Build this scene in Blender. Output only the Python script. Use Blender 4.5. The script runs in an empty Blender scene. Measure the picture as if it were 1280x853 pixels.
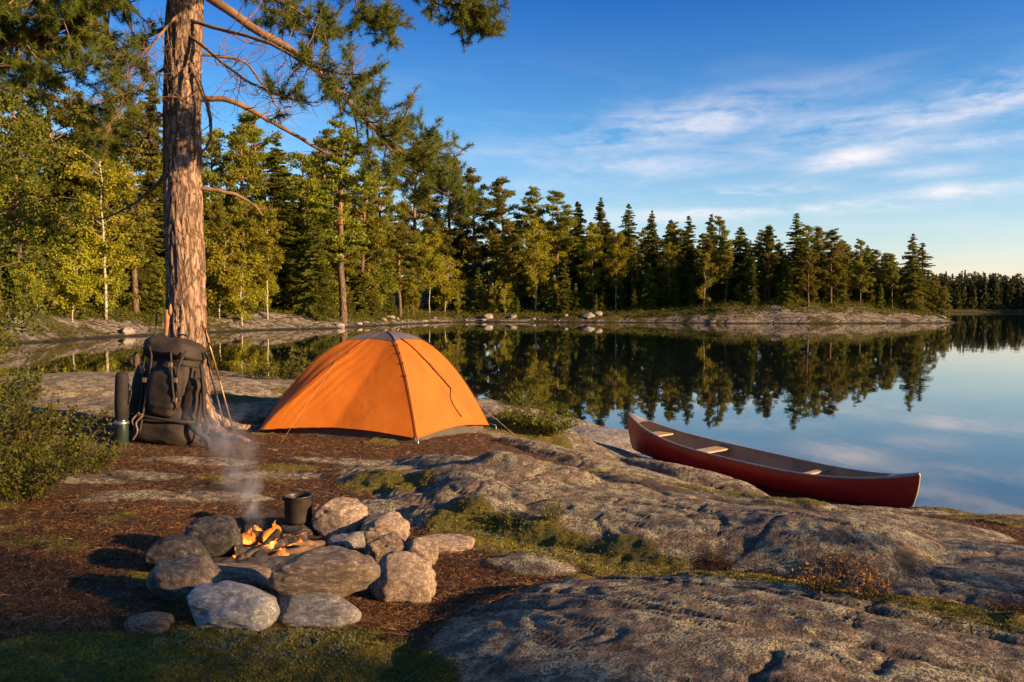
import bpy, math, random
import numpy as np
from mathutils import Vector
R = math.radians
C = bpy.context.scene.collection
rs = np.random.RandomState(7)

# ------------------------------------------------------------------ helpers
CAM = np.array([0.0, 0.0, 2.3]); PITCH = R(2.4); F = 995.0
def ray(px, py):
    u = (px-640)/F; v = (426.5-py)/F
    return np.array([u, math.cos(PITCH)+v*math.sin(PITCH), -math.sin(PITCH)+v*math.cos(PITCH)])
def at(px, py, Y):
    """real-world point seen in that direction, Y metres ahead"""
    d = ray(px, py); return CAM + d*(Y/d[1])

def _hash(ix, iy, iz, seed):
    h = (ix.astype(np.int64)*374761393 + iy.astype(np.int64)*668265263 + iz.astype(np.int64)*2147483647 + seed*144665) & 0xffffffff
    h = ((h ^ (h >> 13))*1274126177) & 0xffffffff
    h = ((h ^ (h >> 16))*2246822519) & 0xffffffff
    return ((h ^ (h >> 15)) & 0xffffff)/float(0xffffff)
def vn(x, y, z=0.0, seed=0):
    x = np.asarray(x, float); y = np.asarray(y, float)+x*0; z = np.asarray(z, float)+x*0
    ix = np.floor(x); iy = np.floor(y); iz = np.floor(z)
    fx = x-ix; fy = y-iy; fz = z-iz
    ux = fx*fx*fx*(fx*(fx*6-15)+10); uy = fy*fy*fy*(fy*(fy*6-15)+10); uz = fz*fz*fz*(fz*(fz*6-15)+10)
    def hh(a, b, c): return _hash(ix+a, iy+b, iz+c, seed)
    def lerp(a, b, t): return a+(b-a)*t
    r0 = lerp(lerp(hh(0,0,0), hh(1,0,0), ux), lerp(hh(0,1,0), hh(1,1,0), ux), uy)
    if np.ndim(z) and not np.any(z): return r0*2-1
    r1 = lerp(lerp(hh(0,0,1), hh(1,0,1), ux), lerp(hh(0,1,1), hh(1,1,1), ux), uy)
    return lerp(r0, r1, uz)*2-1
def fbm(x, y, z=0.0, oct=4, seed=0, gain=.5):
    s = 0; a = 1; t = 0
    for o in range(oct):
        s = s + a*vn(np.asarray(x)*2**o+o*17.3, np.asarray(y)*2**o+o*9.1, np.asarray(z)*2**o, seed+o); t += a; a *= gain
    return s/t
def ridge(x, y, z=0.0, oct=3, seed=0):
    s = 0; a = 1; t = 0
    for o in range(oct):
        s = s + a*(1-np.abs(vn(np.asarray(x)*2**o+o*7.7, np.asarray(y)*2**o, np.asarray(z)*2**o, seed+o))*2); t += a; a *= .5
    return s/t
def sstep(a, b, x):
    t = np.clip((np.asarray(x, float)-a)/(b-a), 0, 1); return t*t*(3-2*t)

def mesh_np(name, V, Fc, mats=(), smooth=True, attrs=None, midx=None):
    """V (n,3); Fc list of (m,k) index arrays"""
    me = bpy.data.meshes.new(name)
    V = np.asarray(V, np.float32)
    if not isinstance(Fc, list): Fc = [Fc]
    Fc = [np.asarray(f, np.int32) for f in Fc if len(f)]
    me.vertices.add(len(V)); me.vertices.foreach_set('co', V.ravel())
    nl = sum(f.size for f in Fc); npoly = sum(len(f) for f in Fc)
    me.loops.add(nl); me.polygons.add(npoly)
    me.loops.foreach_set('vertex_index', np.concatenate([f.ravel() for f in Fc]))
    tot = np.concatenate([np.full(len(f), f.shape[1], np.int32) for f in Fc])
    st = np.concatenate([[0], np.cumsum(tot)[:-1]]).astype(np.int32)
    me.polygons.foreach_set('loop_start', st)
    me.polygons.foreach_set('loop_total', tot)
    me.polygons.foreach_set('use_smooth', np.full(npoly, smooth, bool))
    if midx is not None: me.polygons.foreach_set('material_index', np.asarray(midx, np.int32))
    me.update(calc_edges=True)
    for k, v in (attrs or {}).items():
        a = me.attributes.new(k, 'FLOAT', 'POINT'); a.data.foreach_set('value', np.asarray(v, np.float32).ravel())
    for m in (mats if isinstance(mats, (list, tuple)) else [mats]): me.materials.append(m)
    return me
def link(name, me, parent=None, loc=(0,0,0)):
    o = bpy.data.objects.new(name, me); C.objects.link(o); o.location = loc
    if parent is not None: o.parent = parent
    return o
def tag(o, label=None, cat=None, group=None, kind=None):
    if label: o['label'] = label
    if cat: o['category'] = cat
    if group: o['group'] = group
    if kind: o['kind'] = kind
    return o
def thing(name, label, cat, loc=(0,0,0), group=None):
    o = bpy.data.objects.new(name, None); o.empty_display_size = .2; C.objects.link(o); o.location = loc
    return tag(o, label, cat, group)

class MB:
    """collects pieces of one mesh"""
    def __init__(s): s.V = []; s.Q = []; s.T = []; s.n = 0
    def add(s, V, Q=None, T=None):
        V = np.asarray(V, float); s.V.append(V)
        if Q is not None and len(Q): s.Q.append(np.asarray(Q, int)+s.n)
        if T is not None and len(T): s.T.append(np.asarray(T, int)+s.n)
        s.n += len(V); return s
    def tube(s, P, r, sides=8, cap=True, disp=None):
        P = np.asarray(P, float); n = len(P); r = np.zeros(n)+r
        T = np.gradient(P, axis=0); T /= np.linalg.norm(T, axis=1)[:, None]+1e-9
        up = np.array([0, 0, 1.]) if abs(T[0][2]) < .9 else np.array([1., 0, 0])
        A = np.cross(T, up); A /= np.linalg.norm(A, axis=1)[:, None]+1e-9
        B = np.cross(T, A)
        a = np.linspace(0, 2*np.pi, sides, endpoint=False)
        rr = r[:, None]*np.ones(sides)[None]
        if disp is not None: rr = rr+disp(P, a)
        V = P[:, None]+rr[..., None]*(np.cos(a)[None, :, None]*A[:, None]+np.sin(a)[None, :, None]*B[:, None])
        i = np.arange(n-1)[:, None]*sides; j = np.arange(sides)[None]; k = (j+1) % sides
        Q = np.stack([i+j, i+k, i+sides+k, i+sides+j], -1).reshape(-1, 4)
        V = V.reshape(-1, 3); Tt = []
        if cap:
            V = np.vstack([V, P[0], P[-1]]); m = n*sides
            for q in range(sides):
                Tt.append([m, (q+1) % sides, q]); Tt.append([m+1, (n-1)*sides+q, (n-1)*sides+(q+1) % sides])
        return s.add(V, Q, Tt)
    def box(s, c, h, Rm=None):
        v = np.array([[x, y, z] for x in (-1, 1) for y in (-1, 1) for z in (-1, 1)], float)*np.asarray(h, float)
        if Rm is not None: v = v @ np.asarray(Rm).T
        return s.add(v+np.asarray(c, float), [[0,1,3,2],[4,6,7,5],[0,4,5,1],[2,3,7,6],[0,2,6,4],[1,5,7,3]])
    def grid(s, G):
        a, b = G.shape[:2]; i = np.arange(a-1)[:, None]*b; j = np.arange(b-1)[None]
        return s.add(G.reshape(-1, 3), np.stack([i+j, i+j+1, i+b+j+1, i+b+j], -1).reshape(-1, 4))
    def lathe(s, prof, sides=32, c=(0,0,0)):
        prof = np.asarray(prof, float); a = np.linspace(0, 2*np.pi, sides, endpoint=False)
        V = np.stack([prof[:, None, 0]*np.cos(a), prof[:, None, 0]*np.sin(a), prof[:, None, 1]+0*a[None]], -1)+np.asarray(c)
        n = len(prof); i = np.arange(n-1)[:, None]*sides; j = np.arange(sides)[None]; k = (j+1) % sides
        return s.add(V.reshape(-1, 3), np.stack([i+j, i+k, i+sides+k, i+sides+j], -1).reshape(-1, 4))
    def mesh(s, name, mat, smooth=True, attrs=None):
        Fc = []
        if s.Q: Fc.append(np.vstack(s.Q))
        if s.T: Fc.append(np.vstack(s.T))
        return mesh_np(name, np.vstack(s.V), Fc, mat, smooth, attrs)
    def obj(s, name, mat, parent=None, smooth=True):
        return link(name, s.mesh(name, mat, smooth), parent)
def smoothpath(P, n):
    """Catmull-Rom through P, n samples"""
    P = np.asarray(P, float)
    if len(P) == 2: return P[0]+(P[1]-P[0])*np.linspace(0, 1, n)[:, None]
    Pe = np.vstack([2*P[0]-P[1], P, 2*P[-1]-P[-2]])
    t = np.linspace(0, len(P)-1-1e-6, n); i = t.astype(int); f = (t-i)[:, None]
    a, b, c, d = Pe[i], Pe[i+1], Pe[i+2], Pe[i+3]
    return .5*(2*b+(c-a)*f+(2*a-5*b+4*c-d)*f**2+(3*b-a-3*c+d)*f**3)
def unit(v): return v/(np.linalg.norm(v, axis=-1, keepdims=True)+1e-9)
def leafquads(Cn, size, aspect=.5, axis=None, spread=1.0, rng=rs):
    """rhombic leaf faces about centres Cn"""
    n = len(Cn); size = (np.zeros(n)+size)[:, None]
    a = unit(rng.normal(size=(n, 3)))
    if axis is not None: a = unit(axis+a*spread)
    b = unit(np.cross(a, rng.normal(size=(n, 3))))
    V = np.stack([Cn-a*size*.5, Cn+b*size*aspect*.5, Cn+a*size*.5, Cn-b*size*aspect*.5], 1).reshape(-1, 3)
    return V, np.arange(4*n).reshape(-1, 4)
def ico(sub):
    import bmesh
    bm = bmesh.new(); bmesh.ops.create_icosphere(bm, subdivisions=sub, radius=1)
    V = np.array([v.co[:] for v in bm.verts]); T = np.array([[v.index for v in f.verts] for f in bm.faces]); bm.free()
    return V, T

# ------------------------------------------------------------------ materials
def new_mat(name):
    m = bpy.data.materials.new(name); m.use_nodes = True
    nt = m.node_tree; nt.nodes.clear()
    return m, nt, nt.nodes.new('ShaderNodeOutputMaterial')
def N(nt, typ, ins=None, **kw):
    n = nt.nodes.new(typ)
    for k, v in kw.items(): setattr(n, k, v)
    for k, v in (ins or {}).items():
        if isinstance(v, bpy.types.NodeSocket): nt.links.new(v, n.inputs[k])
        else: n.inputs[k].default_value = v
    return n
def ramp(nt, fac, stops):
    n = nt.nodes.new('ShaderNodeValToRGB'); nt.links.new(fac, n.inputs[0])
    e = n.color_ramp.elements
    while len(e) < len(stops): e.new(.5)
    for q, (p, c) in zip(e, stops):
        q.position = p; q.color = (*c, 1) if not isinstance(c, (int, float)) else (c, c, c, 1)
    return n.outputs[0]
def noise(nt, scale, detail=4, vec=None, rough=.55, dist=0):
    ins = {'Scale': scale, 'Detail': detail, 'Roughness': rough, 'Distortion': dist}
    if vec is not None: ins['Vector'] = vec
    return N(nt, 'ShaderNodeTexNoise', ins).outputs['Fac']
def vor(nt, scale, vec, feature='F1'):
    return N(nt, 'ShaderNodeTexVoronoi', {'Scale': scale, 'Vector': vec}, feature=feature).outputs['Distance']
def mixc(nt, f, a, b, mode='MIX'):
    n = N(nt, 'ShaderNodeMix', data_type='RGBA', blend_type=mode)
    for k, v in ((0, f), (6, a), (7, b)):
        if isinstance(v, bpy.types.NodeSocket): nt.links.new(v, n.inputs[k])
        else: n.inputs[k].default_value = v if k == 0 else (*v, 1)
    return n.outputs[2]
def mth(nt, op, a, b=0.0, c=0.0, clamp=False):
    n = nt.nodes.new('ShaderNodeMath'); n.operation = op; n.use_clamp = clamp
    for i, v in enumerate((a, b, c)):
        if isinstance(v, bpy.types.NodeSocket): nt.links.new(v, n.inputs[i])
        else: n.inputs[i].default_value = v
    return n.outputs[0]
def attr(nt, name): return N(nt, 'ShaderNodeAttribute', attribute_name=name).outputs['Fac']
def pos(nt): return N(nt, 'ShaderNodeNewGeometry').outputs['Position']
def objc(nt): return N(nt, 'ShaderNodeTexCoord').outputs['Object']
def scaled(nt, v, s): return N(nt, 'ShaderNodeMapping', {'Vector': v, 'Scale': s}).outputs[0]
def bump(nt, h, strength=.5, dist=.01, normal=None):
    ins = {'Height': h, 'Strength': strength, 'Distance': dist}
    if normal is not None: ins['Normal'] = normal
    return N(nt, 'ShaderNodeBump', ins).outputs[0]
def pbr(nt, out, col, rough=.8, normal=None, spec=.3, **kw):
    ins = {'Base Color': col if isinstance(col, bpy.types.NodeSocket) else (*col, 1), 'Roughness': rough, 'Specular IOR Level': spec}
    if normal is not None: ins['Normal'] = normal
    ins.update(kw)
    p = N(nt, 'ShaderNodeBsdfPrincipled', ins)
    nt.links.new(p.outputs[0], out.inputs[0]); return p
def simple(name, a, b, scale=8, rough=.7, bscale=60, bstr=.2, bdist=.003, spec=.3, detail=5, **kw):
    m, nt, out = new_mat(name); v = objc(nt)
    f = noise(nt, scale, detail, v)
    col = ramp(nt, f, [(.3, a), (.7, b)])
    nrm = bump(nt, noise(nt, bscale, 4, v), bstr, bdist)
    pbr(nt, out, col, rough, nrm, spec, **kw); return m

def leaf_mat(name, a, b, trans=.35, scale=1.2, hue=.03, val=.35, tcol=None):
    m, nt, out = new_mat(name)
    oi = N(nt, 'ShaderNodeObjectInfo').outputs['Random']
    f = noise(nt, scale, 3, pos(nt))
    f2 = noise(nt, scale*9, 2, pos(nt))
    f = mth(nt, 'ADD', mth(nt, 'MULTIPLY', f, .6), mth(nt, 'MULTIPLY', f2, .4))
    col = ramp(nt, f, [(.33, a), (.66, b)])
    hs = N(nt, 'ShaderNodeHueSaturation', {'Hue': mth(nt, 'MULTIPLY_ADD', oi, 2*hue, .5-hue), 'Saturation': 1.0,
           'Value': mth(nt, 'MULTIPLY_ADD', oi, 2*val, 1-val), 'Color': col}).outputs[0]
    d = N(nt, 'ShaderNodeBsdfPrincipled', {'Base Color': hs, 'Roughness': .6, 'Specular IOR Level': .25})
    t = N(nt, 'ShaderNodeBsdfTranslucent', {'Color': mixc(nt, .5, hs, tcol or (.25, .22, .02))})
    mx = N(nt, 'ShaderNodeMixShader', {0: trans, 1: d.outputs[0], 2: t.outputs[0]})
    nt.links.new(mx.outputs[0], out.inputs[0]); return m

M = {}
M['spruce'] = leaf_mat('spruce_needles', (.045,.065,.009), (.185,.19,.017), .38, .6)
M['pineleaf'] = leaf_mat('pine_needles', (.060,.075,.009), (.26,.235,.017), .42, .7)
M['birch'] = leaf_mat('birch_leaves', (.15,.165,.010), (.42,.37,.02), .5, .8, .015, .2)
M['shrub'] = leaf_mat('shrub_leaves', (.026,.042,.006), (.15,.135,.012), .4, 3, .02, .2)
M['alder'] = leaf_mat('alder_leaves', (.024,.045,.007), (.13,.15,.014), .35, 1.6, .01, .1)
M['needles'] = leaf_mat('long_needles', (.045,.085,.012), (.17,.20,.022), .35, 2, 0, 0)
M['far_needles'] = leaf_mat('far_wood_needles', (.03,.05,.016), (.06,.08,.022), .2, .1)

def bark_mat(name, lo, hi, z0=None, hi2=None, sc=1.0):
    m, nt, out = new_mat(name); v = objc(nt)
    vs = scaled(nt, v, (1, 1, .24))
    a = noise(nt, 14*sc, 5, vs, .6, .6)
    wob = N(nt, 'ShaderNodeVectorMath', {0: N(nt, 'ShaderNodeTexNoise', {'Scale': 16*sc, 'Detail': 4.0, 'Vector': vs}).outputs['Color'], 1: (.17/sc, .17/sc, .17/sc)}, operation='MULTIPLY').outputs[0]
    b = vor(nt, 15*sc, N(nt, 'ShaderNodeVectorMath', {0: vs, 1: wob}, operation='ADD').outputs[0], 'DISTANCE_TO_EDGE')
    col = ramp(nt, a, [(.36, lo), (.64, hi)])
    if hi2:
        sx = N(nt, 'ShaderNodeSeparateXYZ', {0: v}).outputs[2]
        f = mth(nt, 'MULTIPLY', mth(nt, 'SUBTRACT', sx, z0), .25, clamp=True)
        col = mixc(nt, f, col, ramp(nt, a, [(.3, tuple(x*.6 for x in hi2)), (.7, hi2)]))
    e = ramp(nt, b, [(.015, 0.0), (.16, 1.0)])
    col = mixc(nt, mth(nt, 'MULTIPLY_ADD', e, -.85, .85), col, tuple(x*.3 for x in lo))
    h = mth(nt, 'ADD', mth(nt, 'MULTIPLY', e, .7), mth(nt, 'MULTIPLY', a, .5))
    pbr(nt, out, col, .9, bump(nt, h, .8, .012/sc), .15); return m
M['bark'] = bark_mat('pine_bark', (.16,.10,.07), (.34,.23,.16))
M['farbark'] = bark_mat('far_pine_bark', (.10,.07,.05), (.22,.15,.10), 5.0, (.36,.19,.09), .5)
M['sprucebark'] = bark_mat('spruce_bark', (.08,.06,.05), (.17,.13,.10), sc=.5)
def birch_bark():
    m, nt, out = new_mat('birch_bark'); v = objc(nt)
    f = noise(nt, 5, 5, scaled(nt, v, (1, 1, 3)), .6)
    pbr(nt, out, ramp(nt, f, [(.38, (.06,.05,.045)), (.5, (.36,.31,.23)), (.8, (.48,.42,.32))]), .7); return m
M['birchbark'] = birch_bark()
M['twig'] = simple('twig_bark', (.09,.055,.035), (.24,.14,.085), 9, .85, 50, .5, .004)
# ------------------------------------------------------------------ terrain
LAKE = np.array([(60,-4),(30,0.5),(14,4.5),(8,7.2),(5.4,8.5),(4.4,8.75),(3.35,8.95),(3.0,9.75),(2.6,10.7),(2.05,12.1),(1.75,13.4),(2.1,14.6),
 (1.3,16.4),(-.4,18.2),(-3,20.5),(-6,23),(-10,22),(-14,19),(-20,17.5),(-30,19),(-50,24),(-62,34),(-50,44),(-38,46.5),(-32,50),(-30.6,54),(-31.2,63),
 (-27.5,76),(-20,88),(-15,110),(-9,126),(4,126),(20,121),(34,115.5),(45,114),(60,117),(68,121.5),(69,125),(58,150),(20,190),(-20,260),(-40,350),(-20,400),
 (60,405),(100,398),(160,392),(260,385),(330,300),(330,200),(260,90),(200,30),(120,4)], float)
def sdf(x, y, poly=LAKE):
    """distance to the shore, positive on land"""
    x = np.asarray(x, float); y = np.asarray(y, float); d = np.full(x.shape, 1e9); ins = np.zeros(x.shape, bool)
    n = len(poly)
    for i in range(n):
        a = poly[i]; b = poly[(i+1) % n]; e = b-a
        wx = x-a[0]; wy = y-a[1]; t = np.clip((wx*e[0]+wy*e[1])/(e@e), 0, 1)
        d = np.minimum(d, np.hypot(wx-t*e[0], wy-t*e[1]))
        c = ((a[1] > y) != (b[1] > y)) & (x < (b[0]-a[0])*(y-a[1])/(b[1]-a[1]+1e-12)+a[0]); ins ^= c
    return np.where(ins, -d, d)
def blob(x, y, c, ax, rot, h, sharp=1.6, warp=.25, seed=0, ws=1.2):
    """a low whaleback of bedrock"""
    wx = x+warp*fbm(x*ws, y*ws, oct=3, seed=seed+50)*min(ax); wy = y+warp*fbm(x*ws, y*ws, oct=3, seed=seed+60)*min(ax)
    dx = wx-c[0]; dy = wy-c[1]; cr, sr = math.cos(R(rot)), math.sin(R(rot))
    u = (dx*cr+dy*sr)/ax[0]; v = (-dx*sr+dy*cr)/ax[1]
    q = np.clip(1-(u*u+v*v), 0, 1)
    return h*(1-(1-q)**sharp)**.85*1.0, q
# centre, half axes, rotation, height  (bedrock backs that rise through the needles)
SLABS = [((1.15,2.62),(1.75,.92),-30,.22,1),((.85,5.2),(1.9,.85),-33,.20,2),((.2,6.75),(1.5,.75),-30,.14,3),
         ((1.9,6.5),(1.9,.7),-46,.13,4),((3.55,7.65),(.95,.55),-20,.07,5),((2.75,4.15),(1.7,.9),-32,.09,6),
         ((-.25,12.3),(2.3,.8),-42,.26,7),((-6.5,13),(3.2,1.6),0,.18,8),((-.35,5.15),(.42,.26),-10,.10,9),
         ((-3.2,6.15),(.8,.25),8,.05,10),((-4.2,10.5),(2.5,1.0),5,.12,11),((.9,8.9),(1.5,.45),-45,.14,12),((5.6,6.9),(1.4,.6),-15,.02,13),((-.45,6.35),(1.2,.5),-14,.10,15),((-.55,5.75),(.55,.22),-25,.07,16),((-1.9,6.5),(.5,.2),5,.04,17),((-2.3,5.55),(.75,.22),6,.045,19),((-1.25,7.15),(.95,.26),-4,.05,20),((-2.7,7.0),(.6,.2),3,.04,21),((-.75,5.45),(.5,.26),-20,.06,22),((-3.9,5.2),(.6,.2),4,.04,23),((.1,4.25),(.3,.15),-20,.05,18),((2.3,9.9),(1.2,.4),-52,.14,14)]
def polydist(x, y, P):
    d = np.full(np.shape(x), 1e9)
    for a, b in zip(np.array(P[:-1], float), np.array(P[1:], float)):
        e = b-a; t = np.clip(((x-a[0])*e[0]+(y-a[1])*e[1])/(e@e), 0, 1)
        d = np.minimum(d, np.hypot(x-a[0]-t*e[0], y-a[1]-t*e[1]))
    return d
MOSS = [([(-.25,4.95),(.1,4.72),(.5,4.3),(.95,3.75),(1.4,3.3),(1.85,2.85),(2.4,2.3)],.23),([(-.3,4.95),(.15,4.62),(.55,4.3)],.27),
        ([(.3,8.1),(1.0,7.5),(1.7,6.7),(2.3,6.0)],.17),([(-2.3,2.6),(-1.3,2.85),(-.75,2.95),(-.5,2.6)],.42),([(-3.5,2.6),(-2.2,2.5)],.6),
        ([(-1.1,6.2),(-.8,6.0)],.22),([(4.0,7.6),(5.5,7.6),(7,6.8)],.25),([(-.3,11.2),(.5,10.8)],.35),([(-4.2,6.0),(-3.4,5.6)],.25),
        ([(.1,3.75),(.3,3.72)],.1),([(-5,11),(-3.5,10.6)],.3)]
def near_h(x, y, full=False):
    x = np.asarray(x, float); y = np.asarray(y, float)
    d = sdf(x, y)+.25*fbm(x*.7, y*.7, oct=3, seed=3)
    z = np.where(d > 0, 1.03*(1-np.exp(-(np.maximum(d, 0)/3.0)**1.25)), d*.3)
    z = z+.05*fbm(x*.45, y*.45, oct=2, seed=11)*sstep(0, 2, d)
    rock = np.zeros(np.shape(x)); qm = np.zeros(np.shape(x))
    for c, ax, rot, h, sd in SLABS:
        b, q = blob(x, y, c, ax, rot, h, seed=sd); z = z+b; rock = np.maximum(rock, sstep(.0, .10, q)); qm = np.maximum(qm, q)
    shore = 1-sstep(.6, 2.6, d); rock = np.maximum(rock, shore)
    rock = np.maximum(rock, sstep(8.6, 10.5, y+fbm(x, y, oct=3, seed=90)*1.0)*.9)
    dm = np.full(np.shape(x), 0.)
    nz = fbm(x*2.2, y*2.2, oct=4, seed=21)
    for P, w in MOSS: dm = np.maximum(dm, 1-sstep(.45, 1.25, polydist(x, y, P)/w+nz*.55))
    moss = dm
    moss = np.maximum(moss, sstep(.24, .46, fbm(x*1.5+2, y*1.5, oct=4, seed=43))*.85*(1-sstep(.08, .3, qm))*sstep(1.2, 2.5, d))
    patch = sstep(.12, .4, fbm(x*1.7, y*1.7, oct=4, seed=31)+.16)*.75*(1-sstep(.22, .5, qm))       # litter lying on the rock
    needle = np.maximum(1-rock, patch*sstep(1.3, 2.6, d))*(1-moss)
    needle = needle*(1-sstep(.35, .8, shore))
    if not full: base_only = z
    # bedrock relief: foliation running with the backs, cracks, pits
    cr, sr = math.cos(R(-35)), math.sin(R(-35)); u = x*cr+y*sr; v = -x*sr+y*cr
    rk = np.clip(rock-moss*.7-needle*.5, 0, 1)
    z = z+rk*(.022*fbm(u*.9, v*3.0, oct=4, seed=5)+.010*fbm(u*4, v*9, oct=4, seed=6)+.003*ridge(u*13, v*20, oct=2, seed=18))
    crack = sstep(.84, .99, ridge(u*.5+.3*fbm(x*2, y*2, oct=2, seed=77), v*2.0, oct=1, seed=8))
    cw = fbm(x*2.5, y*2.5, oct=3, seed=78)*.35; crack = np.maximum(crack, sstep(.90, .995, ridge(u*1.1+cw, v*.35+cw, oct=1, seed=28))*.5); crack = np.maximum(crack, sstep(.90, .995, ridge(u*.7+cw+3, v*2.6+cw, oct=1, seed=38))*.5)
    z = z-rk*crack*.022
    ledge = fbm(u*.6+3, v*1.7, oct=4, seed=9)*8; st = np.floor(ledge)+sstep(.5, 1, ledge-np.floor(ledge))
    z = z+rk*.016*(st-ledge)
    z = z+moss*(.026+.018*fbm(x*7, y*7, oct=3, seed=14)+.009*fbm(x*24, y*24, oct=2, seed=17))
    z = z+needle*(.010*fbm(x*7, y*7, oct=4, seed=15)+.006*fbm(x*30, y*30, oct=2, seed=16))
    if full: return z, dict(rock=rock, moss=moss, needle=needle, crack=crack*rk, shore=shore)
    return z
def hit(px, py, tmax=40):
    d = ray(px, py); t = np.arange(1.5, tmax, .02); P = CAM+d*t[:, None]
    below = P[:, 2] < near_h(P[:, 0], P[:, 1]); i = int(np.argmax(below)) if below.any() else len(t)-1
    return P[i]
def gz(x, y): return float(near_h(np.array([x]), np.array([y]))[0])

def axis(*segs):
    out = []
    for a, b, s in segs: out.append(np.arange(a, b-1e-6, s))
    out.append([segs[-1][1]]); return np.concatenate(out)
def ground_mat():
    m, nt, out = new_mat('bedrock_and_litter'); v = pos(nt)
    vr = N(nt, 'ShaderNodeMapping', {'Vector': v, 'Rotation': (0, 0, R(35)), 'Scale': (1, 2.6, 1)}).outputs[0]
    big = noise(nt, 2.2, 6, vr, .6); med = noise(nt, 17, 6, v, .65); fine = noise(nt, 95, 4, v, .6); mic = noise(nt, 330, 3, v)
    streak = noise(nt, 7, 6, N(nt, 'ShaderNodeMapping', {'Vector': v, 'Rotation': (0, 0, R(35)), 'Scale': (1, 5, 1)}).outputs[0], .65)
    rk = ramp(nt, med, [(.36, (.10,.075,.055)), (.5, (.28,.215,.155)), (.64, (.47,.37,.275))])
    rk = mixc(nt, mth(nt, 'MULTIPLY', ramp(nt, big, [(.42, 0.0), (.62, 1.0)]), .7), rk, (.19,.15,.115))
    rk = mixc(nt, .75, rk, ramp(nt, fine, [(.38, .22), (.6, 1.0)]), 'MULTIPLY')
    rk = mixc(nt, mth(nt, 'MULTIPLY', ramp(nt, streak, [(.52, 0.0), (.58, 1.0)]), .65), rk, (.075,.06,.05))
    # lichen crusts
    lw = N(nt, 'ShaderNodeTexNoise', {'Scale': 6.0, 'Detail': 5.0, 'Vector': v, 'Roughness': .62}).outputs['Fac']
    lm = mth(nt, 'MULTIPLY', ramp(nt, lw, [(.50, 0.0), (.54, 1.0)]), ramp(nt, fine, [(.42, 0.0), (.5, 1.0)]))
    rk = mixc(nt, mth(nt, 'MULTIPLY', lm, .85), rk, ramp(nt, med, [(.3, (.32,.31,.21)), (.7, (.50,.47,.34))]))
    wv = N(nt, 'ShaderNodeVectorMath', {0: v, 1: N(nt, 'ShaderNodeVectorMath', {0: N(nt, 'ShaderNodeTexNoise', {'Scale': 14.0, 'Detail': 4.0, 'Vector': v}).outputs['Color'], 1: (.06, .06, .06)}, operation='MULTIPLY').outputs[0]}, operation='ADD').outputs[0]
    sp = vor(nt, 7.5, wv); ring = mth(nt, 'MULTIPLY', ramp(nt, sp, [(.16, .55), (.26, 1.0), (.30, 0.0)]), ramp(nt, big, [(.45, 0.0), (.55, 1.0)]))
    rk = mixc(nt, mth(nt, 'MULTIPLY', ring, .75), rk, ramp(nt, fine, [(.4, (.24,.245,.18)), (.6, (.52,.50,.38))]))
    dk = ramp(nt, noise(nt, 23, 4, v, .6), [(.56, 0.0), (.61, 1.0)])
    rk = mixc(nt, mth(nt, 'MULTIPLY', dk, .7), rk, (.045,.042,.036))
    rk = mixc(nt, mth(nt, 'MULTIPLY', attr(nt, 'crack'), .8), rk, (.05,.035,.022))
    nd = noise(nt, 55, 5, N(nt, 'ShaderNodeMapping', {'Vector': v, 'Scale': (1, 1.6, 1), 'Rotation': (0, 0, .6)}).outputs[0], .7, 1.5)
    ndc = ramp(nt, nd, [(.38, (.018,.009,.005)), (.5, (.085,.038,.016)), (.62, (.22,.10,.038))])
    soil = ramp(nt, fine, [(.38, (.035,.024,.016)), (.6, (.13,.09,.06))])
    ndc = mixc(nt, mth(nt, 'MULTIPLY', ramp(nt, noise(nt, 1.6, 5, v, .62), [(.43, 0.0), (.53, 1.0)]), .85), ndc, soil)
    mo = noise(nt, 60, 5, v, .65)
    moc = ramp(nt, mo, [(.3, (.022,.024,.004)), (.5, (.16,.13,.010)), (.72, (.38,.28,.024))])
    moc = mixc(nt, mth(nt, 'MULTIPLY', ramp(nt, lw, [(.45, 0.0), (.6, 1.0)]), .5), moc, (.10,.11,.05))
    jit = mth(nt, 'MULTIPLY', mth(nt, 'SUBTRACT', mth(nt, 'ADD', mth(nt, 'MULTIPLY', med, .6), mth(nt, 'MULTIPLY', fine, .4)), .5), 1.6)
    nm = ramp(nt, mth(nt, 'ADD', attr(nt, 'needle'), jit), [(.40, 0.0), (.58, 1.0)])
    mm = ramp(nt, mth(nt, 'ADD', attr(nt, 'moss'), jit), [(.42, 0.0), (.56, 1.0)])
    rk = mixc(nt, 1.0, rk, (1.05, .98, .88), 'MULTIPLY')
    col = mixc(nt, mm, mixc(nt, nm, rk, ndc), moc)
    h = mth(nt, 'ADD', mth(nt, 'MULTIPLY', med, .9), mth(nt, 'ADD', mth(nt, 'MULTIPLY', fine, .5), mth(nt, 'MULTIPLY', mic, .18)))
    h = mth(nt, 'ADD', h, mth(nt, 'MULTIPLY', mth(nt, 'MAXIMUM', nm, mm), mth(nt, 'MULTIPLY', nd, 1.2)))
    h = mth(nt, 'SUBTRACT', h, mth(nt, 'MULTIPLY', lm, -.12))
    wet = ramp(nt, attr(nt, 'wet'), [(0, 1.0), (1, 0.0)])
    col = mixc(nt, mth(nt, 'MULTIPLY', attr(nt, 'wet'), .6), col, (.05,.045,.04))
    pbr(nt, out, col, mth(nt, 'MULTIPLY_ADD', wet, .6, .25), bump(nt, h, 1.0, .035), .3); return m
M['ground'] = ground_mat()
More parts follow.
